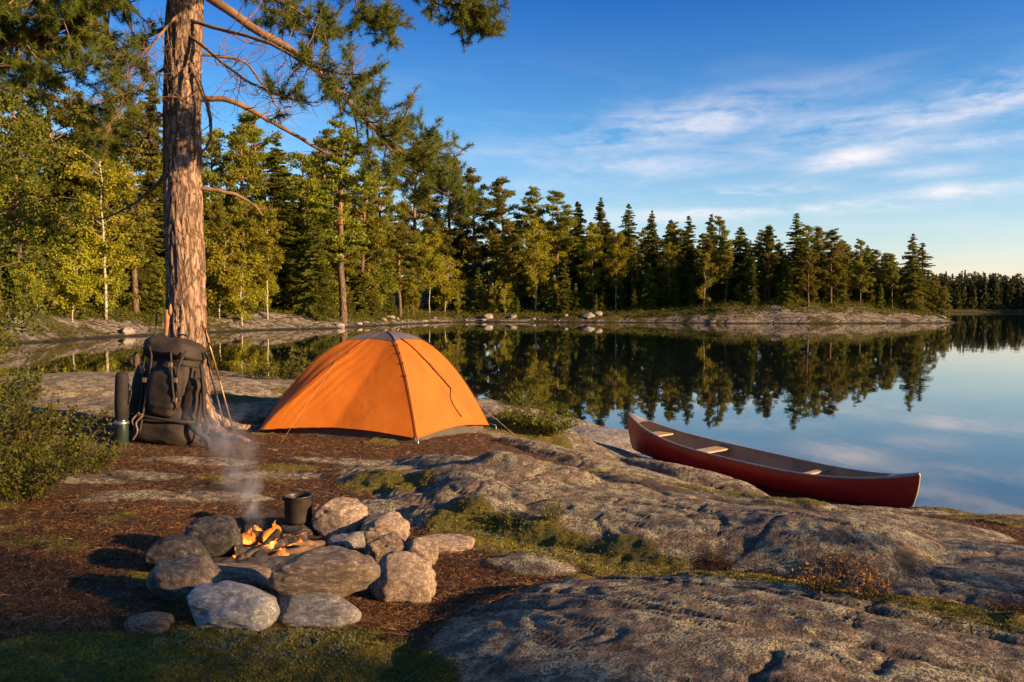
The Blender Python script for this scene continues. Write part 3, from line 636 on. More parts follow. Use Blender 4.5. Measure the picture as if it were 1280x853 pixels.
# ------------------------------------------------------------------ the big pine
BASE = hit(240, 540); BASE = np.array([at(236, 500, 8.5)[0], 8.5, 0]); BASE[2] = gz(BASE[0], BASE[1])
def big_pine():
    o = thing('pine_tree', 'big red barked pine with bare lower boughs standing behind the backpack', 'tree', tuple(BASE))
    W = lambda px, py, Y: at(px, py, 8.5+(Y-8)*(1.0 if px < 230 else -.9))-BASE
    c = [(236,540),(235,500),(232,440),(229,360),(227,300),(227,230),(228,150),(230,70),(231,0)]
    P = [W(a, b, 8.0) for a, b in c]; P[0][2] = -.25
    top = P[-1]; P += [top+np.array([.02, .0, 2]), top+np.array([-.05, .1, 4.5]), top+np.array([.1, .1, 7]), top+np.array([.1, .2, 9.5])]
    P = np.array(P); zc = P[:, 2]; rad = np.interp(zc, [-.25, .05, .3, .7, 1.6, 5.4, 12, 14], [.36, .29, .225, .20, .19, .17, .07, .02])
    zz = np.concatenate([np.arange(-.25, 5.2, .018), np.arange(5.2, zc[-1], .15)])
    PP = np.stack([np.interp(zz, zc, P[:, 0]), np.interp(zz, zc, P[:, 1]), zz], 1); rr = np.interp(zz, zc, rad)
    PP[:, :2] += (np.stack([fbm(zz*.5, zz*0+3, oct=2), fbm(zz*.5, zz*0+9, oct=2)], 1))*.03
    def disp(Q, a):
        x = np.cos(a)[None]*1.0+0*Q[:, 2:3]; y = np.sin(a)[None]+0*Q[:, 2:3]; z = Q[:, 2:3]+0*x
        w = .35*fbm(x*4, y*4, z*3, 2, 88)
        pl = np.abs(vn(x*5.5+w*2, y*5.5, z*5.0+w*2, 81)); pl2 = np.abs(vn(x*11+w, y*11+w, z*8, 82))
        bark = sstep(.0, .22, pl)*.020+sstep(0, .3, pl2)*.010+.006*fbm(x*20, y*20, z*14, 3, 83)
        flare = np.exp(-np.maximum(z, 0)/.22)*(.045*np.cos(5*a+1.0)[None]+.03*np.cos(3*a+2.2)[None])
        return bark-.02+flare
    mb = MB(); mb.tube(PP, rr, 96, True, disp)
    t = mb.obj('trunk', M['bark'], o)
    # roots running out into the litter
    rb = MB()
    for a, L, w in ((-.5, .75, .085), (-1.5, .6, .07), (.6, .7, .07), (2.6, .8, .08), (3.9, .6, .07)):
        u = np.linspace(0, 1, 12); Q = np.stack([math.cos(a)*(.15+L*u), math.sin(a)*(.15+L*u), .17*(1-u)**2.2-.05*u+.01*np.sin(u*9)], 1); Q[:, :2] += np.array([P[1][0], 0])
        rb.tube(Q, w*(1-.75*u), 10, True, lambda Q, b: .008*fbm(Q[:, :1]*20+np.cos(b)[None]*2, Q[:, 1:2]*20+np.sin(b)[None]*2, oct=2))
    rb.obj('roots', M['bark'], o)
    r = np.random.RandomState(33); TP = []; TD = []        # tuft places and directions
    def bough(pts, r0, r1, fol=None, n2=0, L2=(.25, .6), t3=4, spread=1.0, dead=0, name='branch', upw=.25, twmat=None):
        Q = smoothpath([W(*p) for p in pts], 40); L = np.linalg.norm(np.diff(Q, axis=0), axis=1).sum()
        Q += np.stack([fbm(np.linspace(0, 5, 40)+r.rand()*50, np.zeros(40), oct=3) for _ in range(3)], 1)*.02*L**.5
        mb = MB(); mb.tube(Q, np.linspace(r0, r1, 40), 9, True, lambda Q, b: .10*r0*fbm(Q[:, :1]*30+np.cos(b)[None], Q[:, 2:3]*30+np.sin(b)[None], oct=2))
        T = unit(np.gradient(Q, axis=0))
        for k in range(n2+dead):
            lo, hi = fol if (fol and k < n2) else (.15, .95)
            u = r.uniform(lo, hi); i = min(39, int(u*39)); b = Q[i]; side = unit(r.normal(size=3)*np.array([1, 1, .75])); d = unit(T[i]*.75+side*spread+np.array([0, 0, upw*.3]))
            Ls = r.uniform(*L2)*(1.1-.35*u); nn = 9; w = np.linspace(0, 1, nn)
            S = b+d*Ls*w[:, None]; S[:, 2] += Ls*(upw*w*w-.12*np.sin(w*3)); S += np.cumsum(r.normal(0, .022*Ls, (nn, 3)), 0)*w[:, None]
            mb.tube(S, np.linspace(max(.004, r0*.22), .0022, nn), 4, False)
            isdead = k >= n2
            for q in range(t3 if not isdead else 3):
                v = r.uniform(.35, 1); j = min(nn-1, int(v*(nn-1))); d2 = unit(d*.8+r.normal(size=3)*.65+np.array([0, 0, upw])); l2 = r.uniform(.08, .24)*(.6 if not isdead else 1.2)
                e = S[j]+d2*l2; mid = (S[j]+e)/2+r.normal(0, .02*l2*3, 3); mb.tube(np.array([S[j], mid, e]), [.003, .0025, .0015], 3, False)
                if not isdead:
                    TP.append(S[j]+(e-S[j])*.95); TD.append(d2)
                    if r.rand() < .45: TP.append(S[j]+(e-S[j])*.45); TD.append(d2)
            if not isdead:
                for s in (.8, 1.0): TP.append(S[min(nn-1, int(s*(nn-1)))]); TD.append(d)
        mb.obj(name, twmat or M['twig'], o)
    # right side
    bough([(232,-25,8.0),(300,22,7.9),(370,65,7.7),(430,120,7.6),(495,185,7.5),(560,225,7.4)], .055, .012, (.6, 1.0), 66, (.3, .75), 4, 1.0, 10)
    bough([(360,60,7.7),(400,95,7.4),(450,128,7.2),(490,135,7.1)], .016, .004, (.3, 1), 18, (.15, .4), 4, 1.0, 6)
    bough([(420,112,7.6),(470,150,7.3),(520,175,7.1),(580,195,7.0)], .014, .004, (.2, 1), 24, (.2, .5), 4)
    bough([(470,165,7.5),(500,200,7.7),(560,245,7.8),(590,262,7.8)], .014, .004, (.2, 1), 26, (.2, .5), 4)
    bough([(236,68,8.0),(300,75,7.8),(336,118,7.6),(352,146,7.5)], .020, .006, None, 0, (.2, .4), 3, 1, 16)
    bough([(236,122,8.0),(290,128,7.85),(340,152,7.65),(385,178,7.5),(412,196,7.45)], .034, .014, None, 0, (.15, .35), 3, 1, 7)
    bough([(236,236,8.0),(285,241,7.85),(312,254,7.75),(328,270,7.7)], .026, .009, None, 0, (.08, .15), 2, 1, 2)
    bough([(240,80,8.1),(260,135,8.15),(264,168,8.2),(252,196,8.15)], .024, .010, None, 0, (.2, .4), 3, 1, 9)
    bough([(240,-50,8.0),(310,-18,7.5),(380,18,7.2),(408,42,7.1)], .026, .006, (.25, 1), 52, (.25, .55), 4)
    bough([(240,-90,8.0),(300,-50,7.3),(340,-10,7.0),(350,18,6.9)], .022, .006, (.25, 1), 26, (.25, .5), 4)
    bough([(232,-190,8.0),(380,-120,7.3),(500,-45,6.7),(565,5,6.4),(600,28,6.3)], .04, .007, (.5, 1), 90, (.25, .6), 5)
    bough([(420,-90,7.1),(440,-30,6.9),(450,15,6.8),(490,35,6.7)], .016, .004, (.3, 1), 44, (.15, .45), 5)
    bough([(236,25,8.1),(330,55,8.5),(400,88,8.8),(450,96,9.0)], .022, .005, (.45, 1), 16, (.2, .45), 4, 1, 40)
    bough([(236,45,8.1),(300,95,8.6),(350,120,8.8),(400,130,9.0)], .018, .004, (.6, 1), 10, (.2, .4), 4, 1, 34)
    bough([(232,-140,8.0),(330,-155,8.9),(440,-150,9.6)], .045, .01, (.25, 1), 100, (.35, .8), 5)
    bough([(232,-210,8.0),(320,-230,9.2),(400,-235,10.2)], .045, .01, (.25, 1), 90, (.35, .8), 5)
    # left side
    bough([(232,-60,8.0),(140,2,7.6),(80,28,7.3),(0,56,7.0),(-80,80,6.8)], .06, .02, (.2, 1), 130, (.3, .75), 5, 1.0, 20)
    bough([(228,-100,8.0),(150,-50,7.2),(70,-20,6.8),(-40,10,6.4)], .04, .01, (.2, 1), 110, (.3, .75), 5)
    bough([(228,25,8.1),(150,62,8.4),(90,90,8.7),(20,98,9.0)], .024, .006, (.3, 1), 36, (.25, .6), 4, 1, 40)
    bough([(226,70,8.0),(170,112,7.9),(140,150,7.9),(128,178,7.9)], .018, .004, (.4, 1), 24, (.2, .45), 5, 1, 40)
    bough([(226,15,7.9),(190,55,7.6),(160,90,7.5),(150,130,7.4)], .016, .004, (.3, 1), 20, (.2, .45), 4, 1, 40)
    bough([(226,204,8.15),(185,240,8.4),(150,264,8.6),(120,275,8.8)], .022, .006, None, 0, (.2, .5), 3, 1, 10)
    bough([(226,130,8.1),(195,150,8.5),(165,195,8.7)], .016, .005, None, 0, (.2, .4), 3, 1, 12)
    # the crown above the frame
    ztop = zc[-1]
    for k in range(26):
        z = r.uniform(7.0, ztop-.3); s = (z-7.0)/(ztop-7.0); L = r.uniform(1.2, 2.9)*(1-s)**.6+.4; a = k*2.4+r.rand()
        b = np.array([np.interp(z, zc, P[:, 0]), np.interp(z, zc, P[:, 1]), z]); e = b+np.array([math.cos(a)*L, math.sin(a)*L, L*(.1+.5*s)])
        Q = smoothpath([b, (b+e)/2+np.array([0, 0, .1*L]), e], 12); mb2 = MB(); mb2.tube(Q, np.linspace(.04*(1-s)+.012, .006, 12), 6)
        mb2.obj('branch', M['twig'], o)
        for q in range(int(14+14*L)):
            u = r.uniform(.3, 1.05); p = b+(e-b)*u+r.normal(0, .2, 3)*np.array([1, 1, .6]); TP.append(p); TD.append(unit(r.normal(size=3)+np.array([0, 0, .5])))
    # needles
    TPn = np.array(TP); TDn = unit(np.array(TD)); n = 44; m = len(TPn)
    d = np.repeat(TDn, n, 0); base = np.repeat(TPn, n, 0)+d*r.uniform(-.06, .03, (m*n, 1)); dirs = unit(d*.55+unit(r.normal(size=(m*n, 3)))*.9)
    L = r.uniform(.045, .085, (m*n, 1)); s = unit(np.cross(dirs, r.normal(size=(m*n, 3))))*.0028
    V = np.stack([base-s, base+s, base+dirs*L], 1).reshape(-1, 3)
    link('crown', mesh_np('needle_crown', V, np.arange(len(V)).reshape(-1, 3), M['needles'], False), o)
    print('tufts', m)
big_pine()
# ------------------------------------------------------------------ tent
def fabric_mat(name, a, b, trans, tcol=None, rough=.6):
    m, nt, out = new_mat(name); v = objc(nt)
    col = ramp(nt, noise(nt, 3, 4, v), [(.3, a), (.7, b)])
    wr = noise(nt, 4, 3, scaled(nt, v, (1, 1, .45)), .5, .4); wv = noise(nt, 40, 3, v)
    nrm = bump(nt, mth(nt, 'ADD', wr, mth(nt, 'MULTIPLY', wv, .12)), .35, .03)
    d = N(nt, 'ShaderNodeBsdfPrincipled', {'Base Color': col, 'Roughness': rough, 'Specular IOR Level': .35, 'Normal': nrm})
    t = N(nt, 'ShaderNodeBsdfTranslucent', {'Color': (*(tcol or b), 1), 'Normal': nrm})
    mx = N(nt, 'ShaderNodeMixShader', {0: trans, 1: d.outputs[0], 2: t.outputs[0]}); nt.links.new(mx.outputs[0], out.inputs[0]); return m
M['fly'] = fabric_mat('orange_nylon', (.45,.118,.007), (.53,.152,.010), .24, (.75,.22,.012))
M['cap'] = fabric_mat('grey_nylon', (.075,.068,.07), (.11,.10,.105), .05)
M['tub'] = fabric_mat('dark_floor_nylon', (.055,.048,.042), (.09,.078,.068), .03)
M['dark'] = simple('black_plastic', (.012,.012,.012), (.025,.024,.023), rough=.45)
M['guy'] = simple('tan_guy_cord', (.22,.16,.10), (.34,.26,.16), 20, .8)
M['alu'] = simple('grey_metal', (.32,.32,.33), (.48,.48,.48), rough=.35, **{'Metallic': .9})
M['zip'] = simple('dark_zip_tape', (.06,.025,.008), (.10,.04,.012), rough=.7)
def build_tent():
    cF, cL, cR = hit(521, 554), hit(326, 540), hit(611, 536)
    cB = cL+cR-cF; cB[2] = gz(cB[0], cB[1]); base = (cF+cL+cR+cB)/4
    cor = [c.copy() for c in (cL, cF, cR, cB)]
    o = thing('dome_tent', 'orange dome tent with a grey roof patch pitched on the rock by the lake', 'tent', tuple(base))
    ap = at(473, 415, base[1]) ; ap[0] = base[0]+.0; H = ap[2]
    def ridge_pt(c, s):
        s = np.asarray(s, float)[..., None]; p = c+(np.array([base[0], base[1], 0])-c)*s
        p[..., 2:3] = c[2]+.05+(H-c[2]-.05)*(1-(1-s)**2.2); return p
    def panel(i, s, t, off=0.0):
        a, b = cor[i], cor[(i+1) % 4]; A = ridge_pt(a, s); B = ridge_pt(b, s)
        nrm = np.array([b[1]-a[1], -(b[0]-a[0]), 0]); nrm /= np.linalg.norm(nrm)
        if nrm@(((a+b)/2-base)) < 0: nrm = -nrm
        n3 = unit(nrm+np.array([0, 0, .75]))
        tt = np.asarray(t)[..., None]; ss = np.asarray(s)[..., None]
        p = A+(B-A)*tt; p[..., 2:3] += .06*np.sin(np.pi*tt)*(1-ss)**3
        sag = -.05*np.sin(np.pi*tt)*np.sin(np.pi*np.clip(ss, 0, 1))
        wr = .006*np.sin(34*(tt*1.0)/(ss+.25)+3*fbm(tt*4, ss*4, oct=2, seed=i))*(1-ss)*np.exp(-((tt-.25)/.25)**2)*(1 if i == 0 else .6)
        wr = wr+.010*fbm(tt*4+i*7, ss*6, oct=3, seed=9)*np.sin(np.pi*tt)*(1-ss)
        if i == 0:
            tc = .05+.52*ss; amp = .20*np.clip(1-ss/.72, 0, 1)**.8
            tri = np.where(tt < tc, np.clip(1-(tc-tt)/(tc+.001), 0, 1), np.clip(1-(tt-tc)/.42, 0, 1)); sag = sag+amp*tri
        if i == 1:
            lc = .30+.62*(.72-ss); sag = sag+.035*np.exp(-((tt-lc)/.05)**2)*np.clip((.74-ss)*6, 0, 1)
        return p+nrm*sag+n3*(wr+off)-base
    fly = MB(); cap = MB(); tub = MB()
    S, T = np.meshgrid(np.linspace(0, 1, 49)**1.0, np.linspace(0, 1, 61), indexing='ij')
    for i in range(4): fly.grid(panel(i, S, T))
    fly.obj('fly', M['fly'], o)
    S2, T2 = np.meshgrid(np.linspace(.66, 1, 9), np.linspace(0, 1, 25), indexing='ij')
    for i in range(4): cap.grid(panel(i, S2+.05*np.sin(np.pi*T2)*(1-S2)*4*.5, T2, .007))
    cap.obj('roof_patch', M['cap'], o)
    for i in range(4):
        a, b = cor[i]+(base-cor[i])*.045, cor[(i+1) % 4]+(base-cor[(i+1) % 4])*.045; t = np.linspace(0, 1, 24)[:, None]; L = a+(b-a)*t
        g = near_h(L[:, 0], L[:, 1]); h = np.array([-.05, .02, .08, .15])[None]*(1+.1*np.sin(t*17))
        G = np.stack([np.stack([L[:, 0], L[:, 1], np.maximum(g+h[:, k], g-.03)], 1)+(base-L)*np.array([1, 1, 0])*(.012*k) for k in range(4)], 1); tub.grid(G-base)
    for i in range(4):
        h = MB(); tt = np.linspace(0, 1, 40); h.tube(panel(i, np.zeros(40), tt, .004), .006, 6); h.obj('hem', M['fly'], o)
    for i, s0, dd in ((1, .42, (.75, -.12)), (0, .40, (-.45, -.62))):
        a = panel(i, np.array(s0), np.array(.52 if i else .28), .01).reshape(3); e = (cor[i]+cor[(i+1) % 4])/2+np.array([dd[0], dd[1], 0]); e[2] = gz(e[0], e[1])
        h = MB(); h.tube(np.array([a, e-base]), .0022, 4); h.obj('guy_line', M['guy'], o)
    tub.obj('tub_floor', M['tub'], o)
    for k, (i, j) in enumerate(((0, 2), (1, 3))):
        s = np.linspace(0, 1, 30); P = np.vstack([ridge_pt(cor[i], s), ridge_pt(cor[j], s[::-1])[1:]])-base
        P = P+unit(P*np.array([1, 1, .6])-np.array([0, 0, .2]))*.012
        q = MB(); q.tube(P, .0034, 8); q.obj('pole', M['zip'], o)
        cl = []
        for c in (i, j):
            for s in np.linspace(.32, .60, 4): cl.append((c, s))
        for c, s in cl:
            p = ridge_pt(cor[c], s)-base; q = MB(); q.box(p+unit(p)*.012, (.006, .006, .014)); q.obj('pole_clip', M['dark'], o, False)
    z = MB(); u = np.linspace(0, 1, 40); zs = .70-.50*u; zt = .30+.62*(.72-zs); z.tube(panel(1, zs, zt, .012), .009, 6); z.obj('zip', M['zip'], o)
    z = MB(); zs = np.linspace(.20, .04, 14); zt = .62-.05*np.sin(np.linspace(0, 3.0, 14)); z.tube(panel(1, zs, zt, .010), .006, 6); z.obj('zip', M['zip'], o)
    z = MB(); zs = np.linspace(.50, .86, 14); z.tube(panel(0, zs, .05+.52*zs, .004), .004, 5); z.obj('seam', M['fly'], o)
    for c, d in ((cF, (.02,-.05)), (cL, (-.09,-.04)), (cR, (.10,-.02)), (cB, (0,.1))):
        e = c+np.array([d[0], d[1], 0]); e[2] = gz(e[0], e[1]); q = MB(); q.tube(np.array([e+[0, 0, .055], e-[0, 0, .05]])-base, .007, 6); q.tube(np.array([c+[0, 0, .08], e+[0, 0, .05]])-base, .004, 5); q.obj('peg', M['alu'], o)
    e = cL+np.array([-.02, -.14, 0]); e[2] = gz(e[0], e[1])-.02; q = MB(); q.tube(np.array([panel(0, np.array(0.02), np.array(.05)).reshape(3), e-base]), .007, 6); q.obj('peg', M['alu'], o)
    e = cL+np.array([-.34, .12, 0]); e[2] = gz(e[0], e[1]); q = MB(); q.tube(np.array([ridge_pt(cor[0], np.array(.18)).reshape(3)-base, e-base]), .003, 4); q.obj('guy_line', M['dark'], o)
    return o, base
build_tent()

# ------------------------------------------------------------------ canoe
def hullmat():
    m, nt, out = new_mat('red_hull'); v = objc(nt)
    a = noise(nt, 2.2, 5, scaled(nt, v, (1, 3, 3))); s = noise(nt, 30, 4, scaled(nt, v, (.08, 1, 3)), .7)
    col = ramp(nt, a, [(.35, (.29,.010,.006)), (.65, (.45,.018,.010))])
    col = mixc(nt, mth(nt, 'MULTIPLY', ramp(nt, s, [(.60, 0.0), (.68, 1.0)]), .45), col, (.30,.12,.09))
    pbr(nt, out, col, .33, bump(nt, a, .1, .01), .45); return m
M['hull'] = hullmat()
M['lining'] = simple('tan_canoe_lining', (.20,.15,.10), (.34,.26,.18), 3, .6, 20, .2)
M['rail'] = simple('worn_gunwale', (.22,.18,.16), (.34,.29,.26), 12, .45)
M['rail2'] = simple('dark_gunwale', (.07,.04,.03), (.12,.07,.05), 12, .45)
M['ash'] = simple('varnished_ash', (.33,.22,.11), (.46,.33,.18), 6, .45, 40, .15)
def build_canoe():
    A = np.array([1.83, 12.55, .015]); B = np.array([4.60, 8.98, -.205]); L = np.linalg.norm(B-A); mid = (A+B)/2
    o = thing('canoe', 'red open canoe lying along the rocky shore half in the water', 'canoe', tuple(mid))
    ax = (B-A)/L; o.rotation_euler = Vector(ax).to_track_quat('X', 'Z').to_euler()
    def P(u, v, ins=0.0, sgn=1):
        u = np.asarray(u, float); v = np.asarray(v, float); au = np.abs(u)
        b = np.maximum(.43*(1-au**2.3)**.95-ins, 0.0)+.006*(ins == 0); sheer = .375+.235*au**3.2; zk = .055*au**4+ins
        y = b*(1-(1-v)**2.6)**(1/2.2)*(1-.07*v**4*(1-au)); x = u*(L/2-ins*2)*(1-.06*au**8*(1-v)**2.2)
        return np.stack([x, sgn*y, zk+(sheer-zk)*v], -1)
    U, Vv = np.meshgrid(np.sin(np.linspace(-np.pi/2, np.pi/2, 81)), np.linspace(0, 1, 22)**1.3, indexing='ij')
    h = MB(); h.grid(P(U, Vv)); h.grid(P(U, Vv, 0, -1)); h.obj('hull', M['hull'], o)
    h = MB(); h.grid(P(U, Vv, .016)); h.grid(P(U, Vv, .016, -1)); h.obj('lining', M['lining'], o)
    u = np.sin(np.linspace(-np.pi/2, np.pi/2, 81))
    for sgn, mt in ((1, 'rail'), (-1, 'rail')):
        q = P(u, np.ones_like(u), 0, sgn); q[:, 2] += .006; h = MB(); h.tube(q, .015, 6); h.obj('gunwale', M[mt], o)
    for e in (-1, 1):
        uu = np.linspace(.86, .995, 8)*e; a, b = P(uu, np.ones(8)), P(uu, np.ones(8), 0, -1); w = np.linspace(0, 1, 7)[None, :, None]
        G = a[:, None]+(b-a)[:, None]*w; G[..., 2] += .012+.02*np.sin(np.pi*w[..., 0]); h = MB(); h.grid(G); G2 = G.copy(); G2[..., 2] -= .014; h.grid(G2); h.obj('deck', M['rail'], o)
        v = np.linspace(0.03, 1, 24); h = MB(); q = P(np.full(24, e*1.0), v); q[:, 1] = 0; h.tube(q+np.array([.006*e, 0, 0]), .010, 6); h.obj('stem_band', M['ash'], o)
    for un, wd, nm in ((-.72, .11, 'seat'), (-.30, .10, 'seat'), (.40, .055, 'thwart')):
        y = float(P(np.array(un), np.array(.86))[1]); z = float(P(np.array(un), np.array(.86))[2]); h = MB(); x = un*L/2
        xs = np.linspace(-wd, wd, 5); ys = np.linspace(-y, y, 15); Xg, Yg = np.meshgrid(xs*1.0, ys, indexing='ij'); k = (1-.35*(1-(Yg/y)**2)*(nm == 'thwart'))
        up = np.stack([x+Xg*k, Yg, z+0*Xg+.012], -1); dn = up.copy(); dn[..., 2] -= .024; h.grid(up); h.grid(dn[::-1])
        for g in (0, -1): h.grid(np.stack([up[g], dn[g]], 0))
        h.obj(nm, M['ash'], o)
    for s in np.linspace(-.8, .8, 15):
        pass
build_canoe()

# ------------------------------------------------------------------ backpack, roll, flask, poles
M['pack'] = fabric_mat('brown_cordura', (.022,.015,.011), (.036,.025,.018), .0, rough=.75)
M['pack2'] = fabric_mat('black_cordura', (.016,.013,.012), (.028,.023,.020), .0, rough=.75)
M['web'] = simple('webbing', (.018,.014,.012), (.04,.03,.025), 30, .7)
M['buckle'] = simple('worn_buckle', (.10,.06,.04), (.20,.13,.09), 20, .5)
V5, T5 = ico(5)
def lump(c, h, e=.62, wr=.02, seed=0, lean=(0, 0), taper=0.0, freq=5):
    p = np.sign(V5)*np.abs(V5)**e; p = p*np.asarray(h)
    p[:, :2] *= (1-taper*(p[:, 2:3]/h[2]))
    n = unit(V5); w = fbm(p[:, 0]*freq+seed*5, p[:, 1]*freq, p[:, 2]*freq*1.8, 4, seed)+.6*ridge(p[:, 0]*freq*.8+seed, p[:, 1]*freq*.8, p[:, 2]*freq*2.2, 2, seed+7)
    p = p+n*(w*wr)[:, None]; p[:, 0] += lean[0]*(p[:, 2]+h[2]); p[:, 1] += lean[1]*(p[:, 2]+h[2])
    return p+np.asarray(c), T5
def build_pack():
    b = hit(190, 556); o = thing('backpack', 'big dark brown hiking backpack leaning on the pine trunk', 'backpack', tuple(b)); o.rotation_euler = (R(-7), R(6), R(-12)); o.scale = (1.07, 1.05, 1.0)
    def part(nm, mt, *a, **k):
        V, T = lump(*a, **k); return link(nm, mesh_np(nm, V, T, M[mt]), o)
    part('body', 'pack', (0, .17, .50), (.245, .17, .42), .55, .022, 1, taper=-.03)
    part('bottom_pouch', 'pack', (.06, .13, .13), (.29, .20, .135), .6, .018, 2)
    part('lid', 'pack', (-.02, .15, .945), (.265, .215, .115), .62, .026, 3, lean=(.05, 0))
    part('front_pocket', 'pack', (.06, -.02, .53), (.15, .075, .26), .6, .016, 4)
    part('side_pocket', 'pack2', (-.255, .13, .42), (.085, .12, .36), .65, .024, 5)
    part('side_pocket', 'pack', (.27, .14, .44), (.075, .11, .26), .65, .02, 6)
    part('extension_collar', 'pack2', (0, .16, .85), (.225, .165, .10), .6, .02, 8)
    def strap(pts, r=.009, mt='web', nm='strap', n=24):
        q = MB(); q.tube(smoothpath(pts, n), r, 6); q.obj(nm, M[mt], o)
    strap([(-.32,.0,.26),(-.1,-.075,.27),(.1,-.085,.265),(.33,-.02,.27),(.37,.12,.27)], .016)
    strap([(.24,-.06,.95),(.21,-.09,.80),(.22,-.085,.62),(.25,-.05,.46)], .012)
    strap([(.10,-.08,.93),(.16,-.105,.72),(.2,-.09,.52),(.24,-.06,.38)], .010)
    strap([(-.13,-.07,.95),(-.10,-.06,.85),(-.085,-.065,.6),(-.09,-.07,.35),(-.08,-.09,.1)], .010)
    strap([(-.21,-.06,.92),(-.20,-.01,.75),(-.17,-.02,.5),(-.15,-.04,.28)], .010)
    strap([(.34,.05,.84),(.42,.02,.6),(.46,.02,.38),(.50,.06,.22),(.44,.05,.10)], .016, 'pack2', 'shoulder_strap')
    strap([(.32,.12,.80),(.36,.1,.60),(.43,.08,.42),(.52,.1,.27)], .014, 'pack2', 'shoulder_strap')
    strap([(.33,.02,.24),(.44,-.03,.20),(.53,0,.14),(.60,-.03,.06)], .028, 'pack2', 'hip_belt')
    strap([(-.30,.0,.72),(-.34,-.02,.80),(-.30,.0,.88)], .008)
    strap([(-.07,-.095,.28),(-.11,-.12,.20),(-.08,-.125,.12),(-.12,-.12,.03)], .009, 'buckle', 'loose_strap')
    strap([(-.13,-.07,.30),(-.16,-.11,.22),(-.13,-.12,.17)], .008, 'buckle', 'loose_strap')
    strap([(-.05,.24,1.03),(-.03,.22,1.10),(.04,.22,1.10),(.06,.24,1.03)], .010, nm='haul_loop')
    for p in ((-.12,-.08,.62),(.205,-.10,.66),(-.19,-.03,.70),(.22,-.085,.47),(-.1,-.085,.27),(.14,-.115,.80)):
        q = MB(); q.box(p, (.017, .010, .022)); q.obj('buckle', M['buckle'], o, False)
    return o, b
_, PB = build_pack()
M['mat'] = simple('dark_foam_roll', (.012,.010,.009), (.028,.023,.020), 14, .8, 60, .4)
M['steel'] = simple('green_enamel', (.03,.05,.042), (.07,.10,.085), 7, .28, 20, .1, **{'Metallic': .6})
def build_roll():
    b = hit(152, 556); Y = b[1]; s = Y/F
    o = thing('flask', 'green metal flask with a tall dark sleeve standing left of the backpack', 'flask', tuple(b)); o.rotation_euler = (R(2), R(2.5), 0)
    h = MB(); r = .062; h.lathe([(0,.0),(r*.92,.0),(r,.012),(r*1.02,.12),(r*.98,.21),(r*.86,.235),(r*.84,.27),(0,.272)], 36); h.obj('body', M['steel'], o)
    h = MB(); h.lathe([(r*.86,.25),(r*.98,.26),(r*1.05,.40),(r*1.0,.55),(r*.95,.66),(r*.80,.70),(0,.705)], 36); h.obj('sleeve', M['mat'], o)
    h = MB(); h.lathe([(r*1.05,.205),(r*1.09,.215),(r*1.05,.23),(r*.9,.235)], 36); h.obj('collar', M['alu'], o)
    h = MB(); h.tube(smoothpath([(r*.95,0,.62),(r*1.5,-.01,.52),(r*1.2,-.02,.40)], 14), .007, 6); h.obj('carry_strap', M['web'], o)
build_roll()
M['shaft'] = simple('bronze_shaft', (.20,.12,.07), (.32,.20,.12), 10, .4, **{'Metallic': .4})
M['wood'] = simple('peeled_wood', (.22,.11,.05), (.34,.18,.085), 9, .6, 50, .3)
def build_poles():
    for k, (top, bot, lab, mt) in enumerate((((254,404,7.98),(293,541,7.75),'bronze hiking pole leaning on the pine, the outer one with the taller grip','shaft'),
                                          ((257,440,7.94),(284,546,7.62),'dark hiking pole leaning on the pine, the inner shorter one','rail2'))):
        a = at(*top); b = hit(bot[0], bot[1]); o = thing('hiking_pole', lab, 'hiking pole', tuple(b), 'hiking poles leaning on the pine')
        d = a-b; q = MB(); q.tube(np.array([[0, 0, -.02], d*.5]), .009, 8); q.tube(np.array([d*.5, d*.86]), .0115, 8); q.obj('shaft', M[mt], o)
        q = MB(); u = np.linspace(.82, 1, 12); q.tube(d*u[:, None], .015+.004*np.sin(u*60), 10); q.obj('grip', M['wood'] if k == 0 else M['dark'], o)
        n = unit(d); q = MB(); q.tube(np.array([n*.06, n*.068]), .035, 14); q.obj('basket', M['dark'], o)
        q = MB(); q.tube(smoothpath([d*.98, d*.93+[.03, -.02, 0], d*.80+[.035, -.03, -.02], d*.86], 14), .005, 5); q.obj('wrist_strap', M['web'], o)
    a, b = at(209, 387, 8.16), hit(186, 545)+np.array([0, .22, 0]); o = thing('wooden_staff', 'orange brown wooden staff sticking up between the backpack and the pine', 'staff', tuple(b))
    q = MB(); u = np.linspace(0, 1, 20); d = a-b; q.tube(d*u[:, None]+np.stack([.006*np.sin(u*9), 0*u, 0*u], 1), .021+.006*(u > .88)*np.sin((u-.88)*26), 12); q.obj('shaft', M['wood'], o)
    q = MB(); q.tube(d*np.linspace(.97, 1.06, 5)[:, None]+np.array([.03, 0, -.02]), [.012, .022, .02, .012, .003], 8); q.obj('fork', M['wood'], o)
    a, b = at(196, 386, 8.2), hit(176, 545)+np.array([0, .2, 0]); o = thing('dark_stick', 'thin dark stick left of the wooden staff above the backpack', 'stick', tuple(b)); q = MB(); q.tube(np.array([[0, 0, 0], (a-b)*.5, a-b]), [.010, .009, .007], 6); q.obj('shaft', M['dark'], o)
build_poles()

